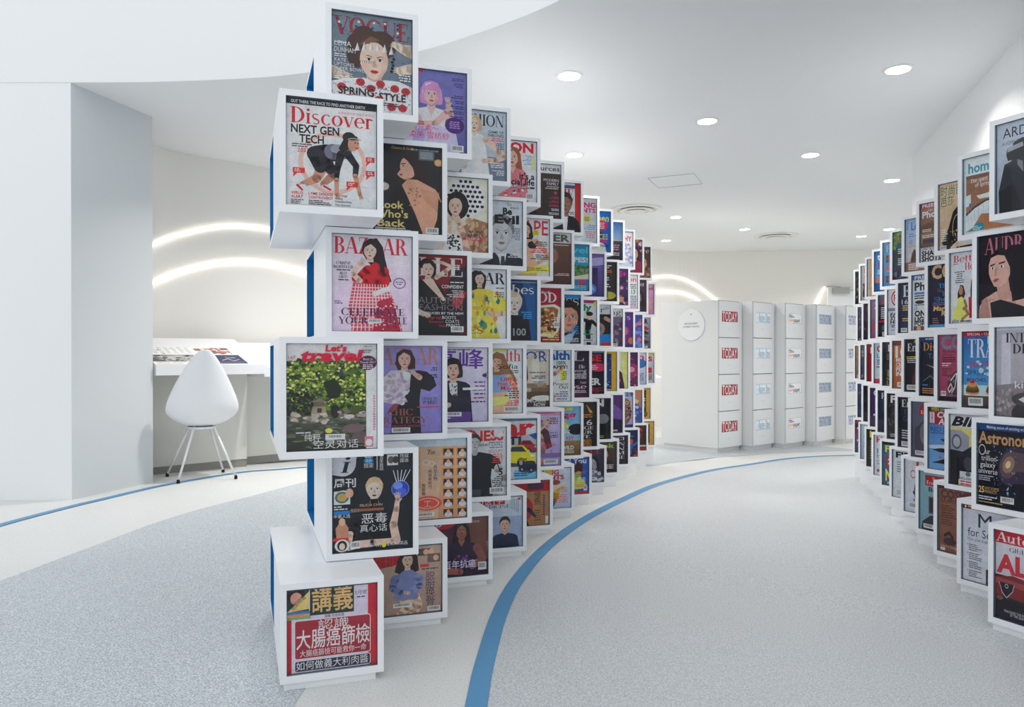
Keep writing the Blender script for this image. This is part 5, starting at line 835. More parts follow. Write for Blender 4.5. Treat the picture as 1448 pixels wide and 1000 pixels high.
c = C('desert dunes under a red FREE strip'); c.bg((150,110,86),(90,70,60)); c.R(0,0,100,10,(180,36,46)); c.T('FREE!',6,8.6,7,W_,w=50,b=.05); c.T('Digital',30,17,5,W_); c.T('Photo',6,30,13,(226,230,236),w=84,b=.05); c.P([(0,46),(40,40),(100,44),(100,70),(0,64)],(112,78,62)); c.P([(0,62),(60,58),(100,70),(100,84),(0,84)],(150,112,80)); c.B(6,54,50,2,3.4,W_); c.B(6,66,60,2,3.4,W_); c.R(8,74,60,84,(70,60,70)); c.R(0,92,100,122,(226,228,232)); c.T('EXPERT TECHNIQUE',4,97.4,4.6,K_,w=70,b=.03); c.T('SHARP',4,109,10,K_,w=76,b=.09); c.T('SHOTS',4,120.6,10,K_,w=76,b=.09); RWALL[0].append(c)
c = C('pale sky over a brown rock stack'); c.bg((150,180,214),(196,180,170)); c.T('Lonely',24,26,17,(60,120,190),w=90,b=.05); c.T('2016',12,24,8,(60,110,180),rot=-90); c.B(14,34,40,2,5,(80,130,196)); c.T('40',16,60,11,(80,140,200)); c.R(14,62,60,66,(220,170,110)); c.P([(20,104),(28,80),(40,70),(52,82),(60,100),(60,122),(10,122)],(90,66,54)); c.R(0,100,100,122,(140,104,80)); c.T('ES',16,90,7,W_); c.B(12,104,60,4,4,(226,220,216)); RWALL[0].append(c)
c = C('green meadow over dark valley cover'); c.bg((90,140,70),(60,80,60)); c.R(0,40,100,122,(64,74,78),(50,52,70)); c.dots(0,2,100,44,40,3,8,[(110,160,80),(70,110,60),(140,180,100)],63); c.T('Lonely',36,26,17,(200,40,90),w=90,b=.06); c.T('2016',22,26,9,(206,60,110),rot=-90); c.E(30,36,14,8,(30,90,120)); c.B(22,44,60,3,5,(206,220,206)); c.B(22,68,50,4,5,(190,206,206)); c.dots(0,88,100,122,30,4,10,[(80,70,110),(120,110,140),(60,60,80)],64); RWALL[0].append(c)
c = C('light blue cover with small photo insets'); c.bg((120,176,214),(90,150,196)); c.T('FHM',14,26,19,(206,226,240),w=90,f='s'); c.R(16,36,50,56,(120,70,60)); c.E(32,46,9,9,SKD); c.R(14,66,80,82,(226,150,170)); c.T('INVEST',16,80,12,(206,60,110),w=80); c.R(16,94,46,112,(130,80,64)); c.E(32,102,8,8,SKD); c.B(54,40,40,4,5,(40,80,140)); RWALL[0].append(c)
c = C('sea blue sky cover with white masthead'); c.bg((40,120,190),(90,150,190)); c.T('travel',14,26,18,W_,w=110,b=.06); c.T('Food',20,48,12,(190,40,50),w=60,b=.03); c.B(16,56,60,3,5,(206,226,240)); c.P([(0,80),(60,76),(100,84),(100,96),(0,94)],(190,110,100)); c.R(0,96,100,122,(40,90,150)); RWALL[0].append(c)
c = C('framed page in an orange-brown border'); c.bg((206,150,96)); c.R(26,12,100,112,(120,80,60),(70,60,60)); c.R(0,0,12,122,(176,186,196)); RWALL[0].append(c)
c = C('pale page with red letters and dark crowd'); c.bg((206,206,206),(176,170,164)); c.T('Fit',20,26,17,(196,40,50),w=60,b=.05); c.B(18,34,60,4,6,(200,110,110)); c.R(10,62,100,110,(90,56,46)); c.dots(10,62,100,110,20,4,9,[(190,140,90),(50,36,36),(150,90,70)],66); RWALL[0].append(c)
c = C('blackish green page at the far top'); c.bg((60,60,56),(40,40,44)); c.dots(0,10,100,120,40,3,9,[(90,100,70),(120,110,80),(30,32,36),(150,140,120)],67); RWALL[0].append(c)

c = C('pale woman with dark hair gazing sideways'); c.bg((34,26,36),(30,24,32)); c.T('AUDREY',16,28,24,(190,110,128),w=140,f='s'); sk = (206,164,150); c.P([(60,30),(40,50),(36,90),(60,122),(100,122),(100,20),(80,18)],(24,20,26)); c.P([(2,104),(20,92),(44,84),(70,84),(100,96),(100,122),(0,122)],sk); c.P([(46,74),(76,66),(84,96),(52,96)],(190,146,134)); c.P([(26,44),(32,32),(48,24),(66,26),(80,38),(82,58),(72,72),(52,78),(40,76),(30,64),(26,56)],sk); c.P([(30,34),(40,24),(60,20),(84,30),(92,60),(100,90),(86,100),(80,70),(80,50),(66,32),(48,30)],(24,20,26)); c.P([(30,44),(42,42),(42,44),(30,46.6)],(50,36,36)); c.P([(52,42),(68,40),(68,42.4),(52,44.4)],(50,36,36)); c.E(36,49,5,1.9,(236,226,224),n=12); c.E(36,49,2,2,(40,28,30),n=10); c.E(60,47.6,6,2.1,(236,226,224),n=12); c.E(59,47.6,2.2,2.2,(40,28,30),n=10); c.P([(44,48),(47,48),(46,60),(40,61),(42,57)],(176,132,120)); c.P([(37,67),(44,64.6),(54,65.4),(46,69.6),(40,69.6)],(150,80,84)); c.P([(0,122),(8,96),(22,90),(30,122)],(176,132,120)); c.P([(30,100),(56,96),(96,104),(100,122),(34,122)],(30,26,34))
for k in range(14): c.S([(36+k*4.4,100,.4),(34+k*4.8,122,.5)],(58,50,60))
c.dots(20,94,40,122,20,.6,1.2,[(50,36,40)],68); RWALL[1].append(c)
c = C('two seated women in yellow and red dresses'); c.bg((206,210,220),(214,216,222)); c.T('Better',8,17,12,(190,34,56),w=88,b=.02,f='s'); c.T('Homes',44,31,12,(190,34,56),w=70,b=.02,f='s'); c.B(8,19,26,1,3,(90,90,100)); 
for k in range(6): c.B(28,33+k*3.6,34,1,3.2,(70,70,80),'c',k)
c.P([(64,50),(74,40),(86,46),(90,70),(76,74),(62,66)],(44,28,30)); c.E(74,52,6.4,8,SKD); c.P([(62,66),(84,60),(100,66),(100,90),(62,90)],(36,34,56)); c.P([(56,78),(100,76),(100,116),(58,114)],(176,34,50)); c.P([(22,70),(30,56),(40,58),(46,72),(40,82),(22,80)],(60,34,30)); c.E(32,66,6.4,8,SKD); c.P([(22,80),(34,76),(44,82),(46,92),(60,104),(50,116),(6,118),(10,98),(20,90)],(236,222,110)); c.S([(44,84,3.4),(50,94,3),(40,98,2.6)],SKD); c.S([(48,100,3.6),(56,106,3),(36,116,2.6)],SKD); c.T('plus',4,121,6,(60,40,110),w=22,b=.04,sh=.2); c.B(30,117.6,54,1,5,(80,80,90)); RWALL[1].append(c)
c = C('navy cover with golden capital letter'); c.bg((36,30,56),(44,34,58)); c.T('COSMO',8,26,25,(206,170,120),w=190,b=.1); c.T('The',34,46,9,(50,150,206),w=40,f='s'); c.T('New',30,54,8,(120,90,80),f='s'); c.T("'It'",44,62,9,(50,150,206),w=22,f='s'); c.T('Shoes',16,72,9,(50,150,206),w=78,f='s'); c.B(12,74,70,2,3.6,(120,110,150)); c.T('Margot',14,90,9,(230,180,110),w=80,b=.05,sh=.1); c.T('Robbie',44,100,9,(230,180,110),w=70,b=.05,sh=.1); c.P([(62,122),(80,96),(100,86),(100,122)],(176,130,110)); c.B(12,104,34,4,4,(150,110,100)); c.R(0,117,100,122,(60,160,206)); RWALL[1].append(c)
c = C('white page of black photography headlines'); c.bg((206,212,222),(214,218,224)); c.R(0,0,100,11,(70,110,170)); c.T('FREE',8,9.4,7,W_,w=60,b=.04); c.T('Photo',8,34,17,(36,36,44),w=110,b=.05); c.R(8,38,90,43,(70,130,190)); c.B(8,45,80,2,5,(40,40,50)); c.E(30,60,20,4,(40,40,46)); c.B(8,65,60,1,4,(40,40,50)); c.T('10',8,78,9,(60,110,190),b=.03); c.T('ON',8,91,12,K_,w=46,b=.07); c.T('LIGHT',8,103,10,K_,w=76,b=.07); c.T('PORTRAIT',8,112,9,K_,w=110,b=.05); c.R(4,113,50,122,(120,80,76)); c.E(26,119,9,7,SK2); RWALL[1].append(c)
c = C('dark navy cover with lone serif letter'); c.bg((40,38,62),(50,50,78)); c.T('ELLE',16,34,28,(206,210,222),w=150,f='s'); c.T('16',12,52,11,(206,206,216),w=30); c.B(16,55,50,3,5,(206,190,90)); c.B(16,86,60,2,5,(206,190,90)); c.P([(50,60),(100,56),(100,80),(60,80)],(190,140,130)); c.code(8,110,30,10); RWALL[1].append(c)
c = C('white page with red roundel'); c.bg((214,216,224),(196,200,212)); c.O(50,24,34,22,5,(176,40,54)); c.T('FORTUNE',30,33,18,(176,40,54),w=120,b=.08); c.R(0,50,100,58,(120,130,150))
for k,t in enumerate(['FAST','STAR','HERE']): c.T(t,12,72+k*10,9,K_,w=70,b=.06)
c.T('5',16,110,14,(120,130,150),w=34); c.B(12,94,60,2,4,(110,120,140)); RWALL[1].append(c)
c = C('black page with red letters and grey lines'); c.bg((44,46,60),(34,34,46)); c.R(0,0,100,28,(70,100,130)); c.T('FOCUS',14,28,18,(190,44,56),w=140,b=.07); c.B(12,36,70,6,6,(200,204,214)); c.R(0,74,100,80,(190,40,50)); c.E(40,96,24,10,(90,94,106)); c.code(20,108,50,12); RWALL[1].append(c)
c = C('mauve portrait page with red label'); c.bg((130,104,130),(110,80,110)); c.T('Zen',20,30,20,(214,190,206),w=90,f='s'); c.face(60,60,20,SK2,(60,36,46),'long',0,body=(150,70,90)); c.R(10,80,70,96,(190,50,60)); RWALL[1].append(c)
c = C('dark maroon page, ninth along'); c.bg((60,36,50),(40,28,44)); c.T('R',20,26,18,(170,50,60),b=.05); c.dots(0,30,100,122,20,4,10,[(90,50,60),(40,30,50),(120,80,80)],71); RWALL[1].append(c)
c = C('grey-violet page at the far end'); c.bg((96,84,104),(60,52,76)); c.dots(0,10,100,122,24,5,12,[(120,100,120),(60,50,76),(150,130,140)],72); RWALL[1].append(c)

c = C('grey stone interior with a round bowl'); c.bg((176,172,182),(160,156,164)); c.R(0,0,100,4,(196,204,214)); c.R(12,10,34,80,(196,192,202)); c.R(34,10,100,70,(170,164,172)); c.P([(0,80),(100,66),(100,122),(0,122)],(130,122,126)); c.dots(0,86,100,122,80,2,5,[(150,142,146),(112,104,108),(166,160,162)],73); c.E(66,118,30,16,(60,56,60)); c.E(66,98,30,9,(76,72,76)); c.P([(52,98),(72,92),(88,98),(70,104)],(220,214,206)); c.E(70,96,6,4,(206,160,120)); c.T('INTERIOR',22,21,13,(40,38,56),w=130,f='s'); c.T('DESIGN',38,36,13,(40,38,56),w=110,f='s'); c.T('kitchen',44,83,10,W_,w=90,f='s'); RWALL[2].append(c)
c = C('stacked burgers under a bright blue sky'); c.bg((30,100,170),(90,160,206)); c.R(0,0,100,8,(180,36,50)); c.T('SPECIAL - CULINARY',10,6.2,4,W_,w=100,b=.03); c.T('TRAVEL',12,42,30,(226,232,240),w=150,f='s'); c.T('FOOD',66,20,12,(226,232,240),w=70,f='s'); c.T("2015's",12,58,10,(190,40,60),w=84,f='s'); c.T('SPRING HIDE',10,70,8,(40,70,120),w=110); c.T('BEACHES, BAYS',10,80,5,(30,44,80),w=92,b=.03); c.dots(0,48,100,70,16,4,9,[(170,206,230),(206,224,236)],74,.4); c.R(0,86,100,102,(190,220,236)); c.R(0,101,100,103,(226,228,228)); c.R(0,103,100,122,(90,70,62),(70,54,50))
for x in (26,84):
    c.E(x,98,19,4,(196,140,90)); c.E(x,95,20,3.6,(70,60,40)); c.E(x,92,19,3.4,(120,60,40)); c.E(x,89,17,3,(90,120,50)); c.E(x,84.6,15,4.6,(206,140,90)); c.E(x,81,8,2.6,(190,40,50))
c.code(14,106,42,13); RWALL[2].append(c)
c = C('dusty pink cover with white script swirl'); c.bg((170,76,104),(150,60,90)); c.T('COSMO',6,26,24,(120,126,150),w=180,b=.1); c.T('The Power',10,33,5,K_,w=46); c.T('of You',10,39,5,K_,w=34); c.B(10,41,56,3,3.4,(60,30,50)); c.B(10,52,40,2,4,(220,180,200)); c.B(10,62,44,4,4,(90,40,60)); c.P([(100,22),(86,40),(70,60),(50,70),(30,86),(24,110),(100,114)],(90,50,60)); c.P([(100,30),(80,56),(60,66),(70,80),(100,70)],(80,130,140)); c.dots(30,66,100,112,40,3,7,[(120,50,60),(60,40,50),(80,120,120),(160,70,80)],75)
for pts in ([(40,84),(56,72),(74,70),(80,78)],[(60,72),(54,96),(44,106)],[(30,100),(40,90),(46,98),(36,106),(30,100)],[(64,106),(74,84),(86,80),(80,92),(66,96)],[(80,106),(90,88),(99,84)]): c.S([(x,y,1.3) for x,y in pts],(230,224,230))
c.R(0,114,100,122,(40,28,40)); c.code(6,104,18,9); RWALL[2].append(c)
c = C('white comet streak on near-black'); c.bg((34,34,50),(24,24,36)); c.R(0,0,100,8,(40,70,130)); c.B(20,2.4,60,1,5,(190,200,220)); c.T('Discover',10,28,17,(190,140,90),w=150,f='s'); c.T('TARGET',30,44,10,(60,100,150),w=100,b=.03); c.P([(20,56),(80,66),(84,70),(78,71)],(150,150,180)); c.E(80,69,5,3,(220,220,236)); c.S([(10,92,1),(40,80,1.4),(70,96,1)],(90,94,110)); c.R(8,98,30,101,(60,110,190)); c.B(8,106,80,3,4.4,(180,130,80)); RWALL[2].append(c)
c = C('black cover with yellow special report tag'); c.bg((40,30,40),(30,22,30)); c.R(40,2,100,9,(190,180,70)); c.T('Entrepreneur',8,28,18,(230,230,234),w=230,f='s'); c.R(6,40,72,46,(214,206,110)); c.B(8,41.6,60,1,5,(60,50,30)); c.B(8,48,60,2,4.6,(190,190,200)); c.P([(30,90),(60,60),(100,56),(100,110),(30,110)],(80,46,46)); c.E(60,76,18,20,(100,60,54)); c.code(6,106,50,12); RWALL[2].append(c)
c = C('orange cover with large white ten'); c.bg((190,110,70),(170,90,54)); c.R(0,0,100,12,(110,60,40)); c.T('10',10,42,27,(238,234,230),w=64,b=.06)
for k,t in enumerate(['MOST','CREATIVE','PEOPLE','IN BUS']): c.T(t,14,54+k*12,10,(236,226,216),w=84 if k else 60,b=.04)
c.code(20,106,50,12); RWALL[2].append(c)
c = C('charcoal page with olive number fifty'); c.bg((40,38,42),(50,48,48)); c.T('FOUR',24,26,19,(210,212,214),w=120,f='s'); c.B(20,34,50,3,6,(110,110,110)); c.T('The',24,86,8,(190,190,180),f='s'); c.T('50',20,104,17,(140,136,70),w=70,b=.05); c.T('LEAD',20,120,12,(140,136,70),w=90,b=.04); RWALL[2].append(c)
c = C('light blue page with pink red title'); c.bg((176,206,226),(206,210,220)); c.T('Good',12,26,18,(200,44,70),w=120,b=.06); c.T('LIVE',14,44,13,(60,120,180),w=80); c.B(14,50,60,3,6,(60,90,140)); c.R(10,70,100,74,(206,60,90)); c.code(34,84,50,10); c.R(0,108,100,122,(206,60,90)); RWALL[2].append(c)
c = C('deep red page with white script'); c.bg((140,30,44),(120,26,40)); c.T('Idea',16,30,20,(220,200,200),w=110,f='s'); c.S([(60,70,2),(30,100,2),(60,110,2)],(220,200,200)); RWALL[2].append(c)
c = C('blue-grey crowd photo, far end'); c.bg((90,96,120),(60,60,80)); c.dots(0,20,100,120,30,4,10,[(120,120,140),(50,50,64),(150,140,140)],77); RWALL[2].append(c)
c = C('tan and grey page, last in line'); c.bg((176,140,110),(130,110,100)); c.dots(0,30,100,120,24,5,10,[(206,170,130),(110,90,84),(150,120,100)],78); RWALL[2].append(c)

c = C('spiral galaxy on starry black'); c.bg((26,24,38),(22,20,32)); c.R(0,0,100,10,(32,70,130)); c.T('Making sense of exciting science',22,7.4,4.4,(220,226,236),w=110,b=.03); c.E(84,60,34,26,(60,50,70),-30); c.E(80,58,26,18,(96,76,80),-30); c.E(78,58,16,11,(150,116,96),-30); c.E(77,58,7,5,(226,196,150),-30); c.dots(40,30,100,110,70,.5,1.5,[(120,170,240),(230,230,240),(190,150,130),(80,130,220)],79); c.E(76,100,2.6,2.4,(110,170,250)); c.E(84,38,2,1.8,(110,170,250)); c.T('Astronomy',1,30,17,(196,150,100),w=150,b=.04); c.O(10,40,9,8,1.4,W_); c.T('ur',19,46,8,W_,w=12)
for k,t in enumerate(['trillion-','galaxy','universe']): c.T(t,[8,5,0.5][k],56+k*9.6,8,(228,230,238),w=[44,40,50][k])
c.B(1,78,46,3,3,(170,170,184)); c.T('25',1,104,9,(220,180,120),w=15,b=.04); c.T('HOT ECLIPSE',18,99,4,(200,160,100),w=36,b=.02); c.T('PRODUCTS',18,104,4,(200,160,100),w=30,b=.02); c.B(1,109,50,2,3.4,(206,206,214)); c.code(58,106,34,9); c.B(1,117,70,1,3,(190,160,90)); RWALL[3].append(c)
c = C('motorcycle headlamp on yellow and grey'); c.bg((196,198,208)); c.R(0,4,100,22,(214,216,224)); c.T('BIKE',3,20,15,(30,30,36),w=130,b=.14,sh=.3); c.R(0,24,100,122,(216,204,110)); c.T('2',76,54,28,(176,50,50),w=24,b=.06); c.P([(0,28),(36,28),(60,38),(58,60),(40,66),(0,62)],(150,152,164)); c.E(20,48,16,13,(90,94,104)); c.E(20,48,11,9,(170,176,186)); c.P([(0,62),(40,64),(70,52),(100,48),(100,60),(74,74),(66,100),(30,112),(0,112)],(36,36,44)); c.P([(0,66),(26,66),(26,122),(0,122)],(28,28,34)); c.E(56,84,14,12,(70,72,80)); c.R(30,98,100,122,(206,208,216)); c.T('INCLUDING',32,112,4,K_,w=36,b=.04); c.B(32,114,64,2,4.6,(196,50,50)); 
for x in (56,78): c.E(x,102,8,4,(110,114,122))
RWALL[3].append(c)
c = C('dark fighter jets on bright blue'); c.bg((60,110,180),(110,160,206)); c.R(0,0,100,8,(44,42,44)); c.T('WIN',6,7.6,7,(214,190,70),w=30,b=.05); c.T('GREEN DESERT',40,6.6,4.6,W_,w=60); c.R(0,8,100,34,(170,34,50)); c.R(2,10,20,32,(210,206,212)); c.T('COMBAT',14,32,5,(170,34,50),rot=-90,w=22,b=.04); c.T('COMBAT',30,20,11,(232,232,238),w=130,b=.09,sh=.2); c.T('AIRCRAFT',34,33,11,(232,232,238),w=130,b=.09,sh=.2); c.T('RED DESERT',6,48,9,(34,60,110),w=120); c.B(6,50,70,1,3,(34,60,110)); c.P([(0,76),(60,72),(100,74),(100,84),(0,82)],(190,206,220)); c.P([(10,84),(40,80),(100,78),(100,86),(40,88)],(36,38,50)); c.P([(40,62),(100,52),(100,74),(70,72)],(40,42,54)); c.P([(8,110),(50,102),(80,92),(100,88),(100,112),(70,106),(96,122),(80,122),(54,110)],(30,32,44)); c.P([(36,100),(40,94),(48,102)],(190,110,80)); RWALL[3].append(c)
c = C('grey page with small red masthead block'); c.bg((96,100,120),(84,80,96)); c.R(30,8,100,30,(176,34,46)); c.T('The',72,17,6,W_,f='s'); c.T('Economist',36,27,8,W_,w=90,f='s'); c.P([(10,60),(50,40),(100,60),(100,122),(10,122)],(70,66,80)); c.E(56,70,24,26,(110,104,116)); c.T('N',66,60,10,(50,50,60),f='s'); c.code(12,108,40,10); RWALL[3].append(c)
c = C('black text page with navy block letters'); c.bg((28,28,40),(24,24,34)); c.T('Entertain',12,24,18,(220,222,230),w=180,f='s'); c.T('THE',20,42,12,(40,70,110),w=60); c.T('GUYS',20,58,12,(40,70,110),w=80); c.T('M',60,72,9,W_); c.B(14,80,70,4,6,(180,180,190)); c.code(12,108,60,12); RWALL[3].append(c)
c = C('charcoal bark texture with pale letters'); c.bg((52,46,52),(40,36,42)); c.T('FHM',14,24,18,(214,214,216),w=110,b=.07); c.dots(0,28,100,118,50,3,8,[(70,62,64),(40,36,42),(84,76,74)],83); c.T('N',74,84,9,W_,b=.05); c.B(14,108,60,2,5,(190,190,190)); RWALL[3].append(c)
c = C('two men in dark suits on navy'); c.bg((50,56,80),(40,42,60)); c.T('Forbes',14,24,17,(226,228,234),w=130,f='s'); c.E(54,44,16,18,(150,90,70)); c.P([(24,62),(84,62),(90,90),(20,90)],(30,34,50)); c.E(54,82,16,18,(170,110,84)); c.P([(20,98),(90,98),(96,122),(14,122)],(28,32,46)); c.R(48,64,58,78,(190,200,214)); RWALL[3].append(c)
c = C('purple page with small white caption'); c.bg((80,44,100),(70,40,90)); c.T('Good',16,24,17,(206,190,216),w=130,b=.05); c.B(24,36,40,5,7,(120,80,140)); c.R(16,82,80,88,(200,190,210)); RWALL[3].append(c)
c = C('near-black page with red mark'); c.bg((36,28,40),(30,24,34)); c.R(20,6,80,16,(170,40,50)); c.dots(0,30,100,120,14,4,9,[(60,44,56),(26,22,30)],85); RWALL[3].append(c)
c = C('night blue page, last of its row'); c.bg((60,80,130),(40,44,70)); c.dots(0,20,100,110,20,4,10,[(80,100,150),(40,50,80),(120,90,90)],86); RWALL[3].append(c)

c = C('dark red sports car below red letters'); c.bg((206,206,216),(170,160,170)); c.R(0,0,100,18,(186,36,52)); c.T('Autocar',2,16,13,(240,232,234),w=130,f='s'); c.T('GIULIA QV',32,28,6,(50,60,76),w=80,f='s'); c.T('Q',86,29,6,(190,40,54),b=.05); c.T('ALFA',2,58,24,(190,48,62),w=140,b=.09); c.R(0,62,100,122,(44,38,46)); c.P([(0,66),(40,60),(100,70),(100,84),(60,92),(0,90)],(120,40,44)); c.P([(0,66),(60,68),(100,76),(100,80),(0,74)],(150,70,66)); c.P([(8,72),(44,72),(40,82),(26,92),(14,84)],(34,32,40)); c.O(26,76,4,3,1,(190,190,196)); c.S([(8,72,.6),(16,86,.6),(26,92,.6),(40,82,.6),(44,72,.6)],(180,180,190)); c.E(84,80,14,4,(190,170,160)); c.R(0,94,100,122,(30,28,36)); c.E(10,94,8,3,(120,70,50)); c.T('TRACKING THE INFAMOUS',20,112,3.4,(190,190,200),w=70); c.T('OF THE QUADRIFOGLIO',34,116,3.4,(190,190,200),w=60); RWALL[4].append(c)
c = C('white instruction page with red bullet list'); c.bg((196,200,212),(206,208,216)); c.R(0,0,100,7,(120,30,40)); c.E(7,3.6,2.6,2.4,W_); c.B(14,2,40,1,4,(230,190,120)); c.T('Mac',44,34,22,(44,44,52),w=90); c.T('for Seniors',14,50,13,(44,44,52),w=120); c.T('Your plain English guide',12,57,4,(60,60,70),w=90)
for k in range(4): c.R(12,63+k*14,14,65+k*14,(180,40,50)); c.B(17,63+k*14,38,4,3,(90,92,104),'l',k)
c.R(76,60,100,100,(36,38,46)); c.R(79,64,100,92,(150,160,180)); c.R(66,98,100,122,(44,36,48)); c.E(86,110,12,8,(60,110,130)); c.E(76,114,6,5,(170,60,60)); RWALL[4].append(c)
c = C('brown cover with dark surgery lettering'); c.bg((140,92,70),(120,76,58)); c.R(0,0,100,6,(60,44,50)); c.T('COSMETIC',6,22,14,(90,56,66),w=150,b=.07); c.T('SURGERY',6,31,8,(60,40,44),w=110)
for k in range(3): c.B(8,36+k*13,56,3,4,(90,54,44),'l',k)
c.E(84,70,22,26,(170,104,84)); c.P([(60,90),(100,80),(100,122),(56,122)],(150,90,74)); c.S([(20,92,3),(36,86,3),(48,94,3),(40,104,3),(20,102,3)],(60,38,44)); c.E(38,102,22,7,(70,44,48)); c.T('Salut a Surgeon',6,114,5,(214,170,140),w=70,f='s'); c.R(6,115,22,120,(206,200,196)); RWALL[4].append(c)
c = C('teal page with seated dark figure'); c.bg((130,170,180),(120,156,170)); c.R(20,8,100,30,(176,36,50)); c.T('The',48,17,6,W_,f='s'); c.T('Economist',26,27,8,W_,w=80,f='s'); c.T('Britain',34,42,9,K_,w=80,b=.03); c.R(34,52,100,88,(100,84,84)); c.R(37,55,100,85,(50,44,50)); c.E(70,74,14,16,(150,120,110)); c.P([(10,106),(40,92),(80,86),(100,90),(100,122),(6,122)],(40,40,50)); c.code(14,110,40,9); RWALL[4].append(c)
c = C('white page with wreath and red letters'); c.bg((206,210,222),(196,202,216)); c.T('Life',50,22,17,(190,44,60),w=90,b=.06); c.O(36,34,12,10,3,(206,80,90)); c.O(84,72,44,38,5,(110,84,110)); c.dots(40,40,100,110,40,2,6,[(90,60,90),(150,90,90),(60,40,60),(190,150,150)],88); c.E(96,70,20,26,(150,80,50)); c.code(16,100,38,14); RWALL[4].append(c)
c = C('grey text page with black masthead'); c.bg((196,204,214),(206,210,216)); c.T('FIRST',14,20,14,(30,30,36),w=140,b=.09); c.B(20,30,60,5,6,(120,126,140)); c.B(60,74,50,4,6,(50,50,60),'c'); c.B(20,104,50,3,4,(140,146,160)); RWALL[4].append(c)
c = C('teal cover with tall yellow letters'); c.bg((60,110,130),(50,90,110)); c.R(0,0,60,8,(40,36,40)); c.T('Four',12,28,17,(220,206,90),w=110,b=.06); c.R(20,38,70,70,(180,50,60)); c.E(46,36,12,9,(50,44,50)); c.T('28',28,62,14,W_,w=36,b=.05); c.T('NOW',14,108,30,(216,206,100),w=130,b=.06); c.B(24,112,50,2,4,(214,220,220)); RWALL[4].append(c)
c = C('white page with pink capital letters'); c.bg((206,210,218),(196,202,214)); c.T('H&E',12,22,16,(200,50,90),w=100,b=.07); c.T('of',30,34,10,(200,50,90)); c.T('18',16,56,15,(60,70,90),w=44); c.T('big',16,70,12,(50,120,180),w=60); c.B(14,76,60,3,5,(120,126,140)); c.R(14,104,90,112,(190,50,60)); c.T('Hot',30,104,14,(30,30,40),b=.05); RWALL[4].append(c)
c = C('dark page with yellow title letters'); c.bg((56,52,44),(40,38,36)); c.T('how',16,26,20,(220,206,80),w=120,b=.06); c.B(20,36,60,8,8,(170,160,120)); c.E(50,110,30,10,(90,80,60)); RWALL[4].append(c)
c = C('pale blue sketch page near the end'); c.bg((176,190,206),(150,160,180)); c.E(60,56,34,30,(200,206,214)); c.dots(20,30,100,110,26,4,9,[(120,130,150),(206,210,216),(150,120,110)],91); RWALL[4].append(c)
c = C('red and blue street scene, last low box'); c.bg((140,60,70),(60,64,100)); c.dots(0,10,100,110,36,4,10,[(190,80,80),(70,80,130),(214,200,200),(44,40,60)],92); RWALL[4].append(c)


SH = {0:{2:15,3:14,5:26,6:14,7:28,8:20,9:22,10:20,11:20},
      1:{1:8,2:15,3:17,4:28,5:30,6:0,8:20,9:10,11:24,12:10},
      2:{1:18,2:14,3:20,4:26,5:46,6:22,7:25,9:24,10:0,11:14},
      3:{1:9,2:13,3:30,4:40,5:20,6:20,7:16,9:20,10:18,11:20,12:20},
      4:{2:22,3:14,4:40,5:30,7:16,9:18},
      5:{1:6,2:14,3:18,4:24,5:24,6:32,7:26,8:28,10:20}}
for r_i, dct in SH.items():
    for i_, v in dct.items(): LW[r_i][i_].dx = v
for row_ in RWALL:
    for cv_ in row_: cv_.sx = .56

# --- flat print on other things
LOGO = []
c = Cover('today', 48); c.bg((132,26,36)); c.T('TODAY',3,45,42,(226,206,208),w=94,b=.02)
for k in range(9): c.R(4+k*11,0,5.4+k*11,48,(176,70,78))
LOGO.append(c)
c = Cover('business', 48); c.bg((206,216,228)); c.R(0,0,100,3,(150,176,206)); c.R(0,45,100,48,(150,176,206)); c.T('The',2,42,36,(170,190,214),w=18,f='s'); c.T('Business Times',21,43,38,(78,112,160),w=77,b=.02,f='s'); LOGO.append(c)
c = Cover('newpaper', 48); c.bg((214,220,228)); c.O(50,24,50,24,1,(206,212,222)); c.R(0,0,100,1.5,(150,156,176)); c.R(0,46.5,100,48,(150,156,176)); c.R(0,0,1.5,48,(150,156,176)); c.R(98.5,0,100,48,(150,156,176)); c.T('the',4,21,19,(56,56,84),w=28,b=.03); c.E(39,17,4,4,(56,56,84)); c.T('new',4,41,19,(232,140,100),w=34,b=.03); c.T('paper',40,41,19,(56,56,84),w=48,b=.03); LOGO.append(c)
c = Cover('straits', 48); c.bg((160,170,186)); c.T('THE STRAITS TIMES',2,45,42,(112,122,146),w=96,b=.03); LOGO.append(c)
c = Cover('sunday', 48); c.bg((186,194,208)); c.T('THE STRAITS TIMES',2,45,42,(104,110,132),w=96,b=.05); LOGO.append(c)
DOTS = Cover('dots', 8, 40); DOTS.B(2,2,14,1,6,(120,122,126)); DOTS.B(24,2,14,1,6,(120,122,126))
DISC = Cover('disc', 100); DISC.E(50,16,2,2,(90,92,94)); DISC.T('NEWSPAPERS',50,48,5.4,(60,62,66),'c',w=50); DISC.T('(CURRENT MONTH)',50,58,5.4,(60,62,66),'c',w=60)
NEWS = Cover('news', 96, 150); NEWS.bg((222,220,214))
for k in range(7): NEWS.B(3+k*11,4,9,16,2.2,(150,150,148),'l',k)
NEWS.E(24,20,2.4,2,(110,60,54)); NEWS.E(28,40,3,2,(196,70,60)); NEWS.R(0,46,74,84,(120,120,118)); NEWS.P([(0,48),(26,46),(20,84),(0,80)],(70,70,70)); NEWS.P([(28,54),(52,48),(72,60),(60,76),(34,80)],(160,160,156)); NEWS.dots(4,50,72,82,50,2,6,[(90,90,90),(140,140,138),(180,180,176),(60,60,62)],95); NEWS.R(0,84,74,96,(214,212,206)); NEWS.B(4,86,64,3,3,(150,150,148))
